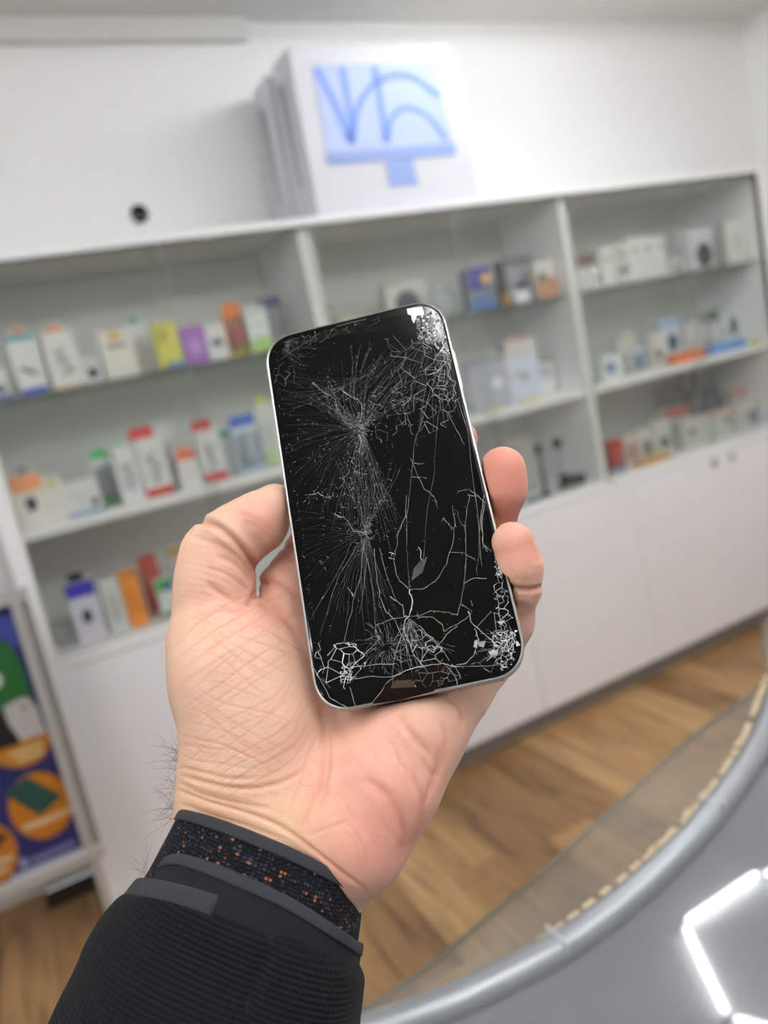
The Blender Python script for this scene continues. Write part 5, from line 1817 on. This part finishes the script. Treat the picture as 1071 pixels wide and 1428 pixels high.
def cloth(name, kind):
    m = bpy.data.materials.new(name)
    m.use_nodes = True
    nt = m.node_tree
    b = nt.nodes['Principled BSDF']
    uvn = nt.nodes.new('ShaderNodeUVMap')
    uvn.uv_map = 'cloth'
    bp = nt.nodes.new('ShaderNodeBump')
    b.inputs['Roughness'].default_value = 0.85
    b.inputs['Sheen Weight'].default_value = 0.02
    b.inputs['Specular IOR Level'].default_value = 0.15
    if kind == 'tweed':
        mp = nt.nodes.new('ShaderNodeMapping')
        mp.inputs['Scale'].default_value = (0.76, 0.86, 1)
        vo = nt.nodes.new('ShaderNodeTexVoronoi')
        vo.inputs['Scale'].default_value = 1.0
        vo.inputs['Randomness'].default_value = 0.35
        nt.links.new(uvn.outputs[0], mp.inputs[0])
        nt.links.new(mp.outputs[0], vo.inputs['Vector'])
        sep = nt.nodes.new('ShaderNodeSeparateColor')
        nt.links.new(vo.outputs['Color'], sep.inputs[0])
        cr = nt.nodes.new('ShaderNodeValToRGB')
        cr.color_ramp.interpolation = 'CONSTANT'
        e = cr.color_ramp.elements
        e[0].color = lin((20, 21, 27))
        e[1].position = 0.40
        e[1].color = lin((34, 37, 52))
        for pos, c in ((0.68, (52, 54, 68)), (0.82, (24, 25, 30)), (0.90, (150, 92, 62)), (0.965, (92, 70, 62))):
            q = e.new(pos)
            q.color = lin(c)
        nt.links.new(sep.outputs[0], cr.inputs[0])
        # thread gaps are bare dark ground between the knots
        r2 = nt.nodes.new('ShaderNodeMapRange')
        r2.inputs['From Min'].default_value = 0.30
        r2.inputs['From Max'].default_value = 0.52
        r2.inputs['To Min'].default_value = 1.0
        r2.inputs['To Max'].default_value = 0.0
        nt.links.new(vo.outputs['Distance'], r2.inputs[0])
        mx = nt.nodes.new('ShaderNodeMix')
        mx.data_type = 'RGBA'
        mx.inputs[6].default_value = lin((14, 14, 18))
        nt.links.new(r2.outputs[0], mx.inputs[0])
        nt.links.new(cr.outputs[0], mx.inputs[7])
        nt.links.new(mx.outputs[2], b.inputs['Base Color'])
        nt.links.new(r2.outputs[0], bp.inputs['Height'])
        bp.inputs['Distance'].default_value = 0.0006
        bp.inputs['Strength'].default_value = 0.9
    else:
        w1 = nt.nodes.new('ShaderNodeTexWave')
        w1.bands_direction = 'Y'
        w2 = nt.nodes.new('ShaderNodeTexWave')
        w2.bands_direction = 'X'
        sy, sx, dist, stg = {'rib': (0.19, 0.16, 0.0005, 0.7), 'twill': (0.7, 0.7, 0.0003, 0.5), 'felt': (1.0, 1.0, 0.0003, 0.5)}[kind]
        w1.inputs['Scale'].default_value = sy
        w2.inputs['Scale'].default_value = sx
        if kind == 'twill':
            w1.bands_direction = 'DIAGONAL'
        for w_ in (w1, w2):
            w_.inputs['Distortion'].default_value = 0.6
            w_.inputs['Detail'].default_value = 1
            nt.links.new(uvn.outputs[0], w_.inputs['Vector'])
        ml = nt.nodes.new('ShaderNodeMath')
        ml.operation = 'MULTIPLY_ADD'
        ml.inputs[1].default_value = 0.5
        nt.links.new(w2.outputs['Fac'], ml.inputs[0])
        nt.links.new(w1.outputs['Fac'], ml.inputs[2])
        nz = nt.nodes.new('ShaderNodeTexNoise')
        nz.inputs['Scale'].default_value = 1.8
        nz.inputs['Detail'].default_value = 4
        nt.links.new(uvn.outputs[0], nz.inputs['Vector'])
        ad = nt.nodes.new('ShaderNodeMath')
        nt.links.new(ml.outputs[0], ad.inputs[0])
        nt.links.new(nz.outputs['Fac'], ad.inputs[1])
        c0, c1 = {'rib': ((7, 7, 9), (20, 20, 24)), 'twill': ((15, 16, 19), (34, 35, 39)), 'felt': ((36, 37, 40), (64, 66, 70))}[kind]
        cr = nt.nodes.new('ShaderNodeValToRGB')
        cr.color_ramp.elements[0].color = lin(c0)
        cr.color_ramp.elements[1].color = lin(c1)
        md = nt.nodes.new('ShaderNodeMath')
        md.operation = 'MULTIPLY'
        md.inputs[1].default_value = 0.45
        nt.links.new(ad.outputs[0], md.inputs[0])
        nt.links.new(md.outputs[0], cr.inputs[0])
        nt.links.new(cr.outputs[0], b.inputs['Base Color'])
        nt.links.new(ad.outputs[0], bp.inputs['Height'])
        bp.inputs['Distance'].default_value = dist
        bp.inputs['Strength'].default_value = stg
    nt.links.new(bp.outputs['Normal'], b.inputs['Normal'])
    return m


def s_px(px, py):
    """arm length coordinate and angle of the front of the sleeve at a photo position"""
    best = None
    for th in np.linspace(0.05, math.pi - 0.05, 60):
        for s in np.linspace(-4, 90, 95):
            a = half(s)
            q = to_px(arm_pt(s, th, a, a * 0.8))
            e = (q[0] - px) ** 2 + (q[1] - py) ** 2
            if best is None or e < best[0]:
                best = (e, s, th)
    return best[1], best[2]


def half(s):
    return float(np.interp(s, [-5, 8, 24, 32, 48, 75, 105, 150], [33.0, 34.8, 37.6, 39.6, 44.0, 47.5, 50, 54]))


cuff_edge = lambda th: 7.0
fo = sleeve_sheet('inner_cuff', lambda th: 3.4 - 7.5 * math.sin(th), 50, lambda s, th: half(s) - 0.2, 1.4, cloth('tweed_knit', 'tweed'), bfac=0.83)
fo = sleeve_sheet('cuff_trim', lambda th: 2.6 - 7.5 * math.sin(th), lambda th: 6.0 - 7.5 * math.sin(th), lambda s, th: half(s) + 0.5, 1.9, cloth('charcoal_felt', 'felt'), ns=6, bfac=0.83)
strap_top = lambda th: 24.0 if th < 2.2 else 24.0 + 3.2 * ((th - 2.2) / 0.22) ** 2
sleeve_sheet('cuff_strap', lambda th: 20.0 - 12.0 * math.sin(th) + (0 if th < 2.05 else 30 * max(0, th - 2.05) ** 2), 52, lambda s, th: half(s) + 1.4, 1.3, cloth('dark_twill', 'twill'), -0.9, 2.32, 90, 20, False)
sleeve_sheet('strap_piping', lambda th: 19.2 - 12.0 * math.sin(th) + (0 if th < 2.05 else 30 * max(0, th - 2.05) ** 2), lambda th: 22.6 - 12.0 * math.sin(th) + (0 if th < 2.05 else 30 * max(0, th - 2.05) ** 2), lambda s, th: half(s) + 1.9, 1.6, MATS.setdefault('x_felt', cloth('grey_piping', 'felt')), -0.9, 2.32, 90, 5, False)


def sleeve_hem(th):
    return 28.5 - 2.8 * math.cos(th) - 10.5 * math.sin(th)


def sleeve_half(s, th):
    g = half(s) + 2.6
    # the overlapping placket on the outer side stands a little proud
    st = 1 / (1 + math.exp(-(1.18 - th) / 0.02)) if th > -1 else 1.0
    g += 1.5 * st
    g -= 1.1 * math.exp(-((th - 1.24) / 0.035) ** 2)
    g += 0.35 * math.sin(s * 0.22 + 2 * th) + 0.3 * math.sin(s * 0.1 - 3 * th)
    return g


sleeve_sheet('jacket_sleeve', sleeve_hem, 165, sleeve_half, 2.2, cloth('black_rib_knit', 'rib'), nt_=260, ns=70, roll=(5.0, 2.6))
sleeve_sheet('ribbon_tab', lambda th: sleeve_hem(th) - 3.4, lambda th: sleeve_hem(th) + 2.5, lambda s, th: half(s) + 2.0, 1.0, MATS['x_felt'], 1.62, 3.5, 40, 8, False)

# ---- dark hairs on the outer side of the wrist
hv, hf = [], []
rh = random.Random(9)


def hair(px, py, ang, L, bend, w_):
    p = np.array(Q(px, py, w_))
    sc = 0.245
    d = ang
    pts = [p]
    n = 9
    for i in range(n):
        d += bend / n
        pts.append(pts[-1] + np.array([math.cos(d), -math.sin(d), rh.uniform(-.3, .35)]) * L * sc / n)
    for i, q in enumerate(pts):
        r_ = 0.065 * (1 - 0.75 * i / n)
        for k in range(3):
            a = k * 2.094
            hv.append(tuple((q + np.array([math.cos(a), math.sin(a), math.sin(a + 1)]) * r_) / 1000))
    b0 = len(hv) - 3 * (n + 1)
    for i in range(n):
        for k in range(3):
            k2 = (k + 1) % 3
            hf.append((b0 + 3 * i + k, b0 + 3 * i + k2, b0 + 3 * i + 3 + k2, b0 + 3 * i + 3 + k))


for _ in range(95):
    f = rh.random()
    y_ = 1045 + 100 * f
    x_ = np.interp(y_, [1045, 1080, 1110, 1145], [249, 252, 247, 241]) + rh.uniform(0, 6)
    hair(x_, y_, math.radians(rh.uniform(195, 285) if rh.random() < .8 else rh.uniform(120, 190)), rh.uniform(22, 60), rh.uniform(-1.4, 0.9), rh.uniform(-30, -18))
for _ in range(16):
    x_, y_ = rh.uniform(196, 206), rh.uniform(1205, 1235)
    hair(x_, y_, math.radians(rh.uniform(215, 285)), rh.uniform(14, 40), rh.uniform(-1.2, 0.8), rh.uniform(-30, -22))
o = pydata('wrist_hair', hv, hf, mat('dark_hair', (44, 34, 28), 0.5), person)
tag(o, 'sparse dark wrist hairs', kind='stuff')
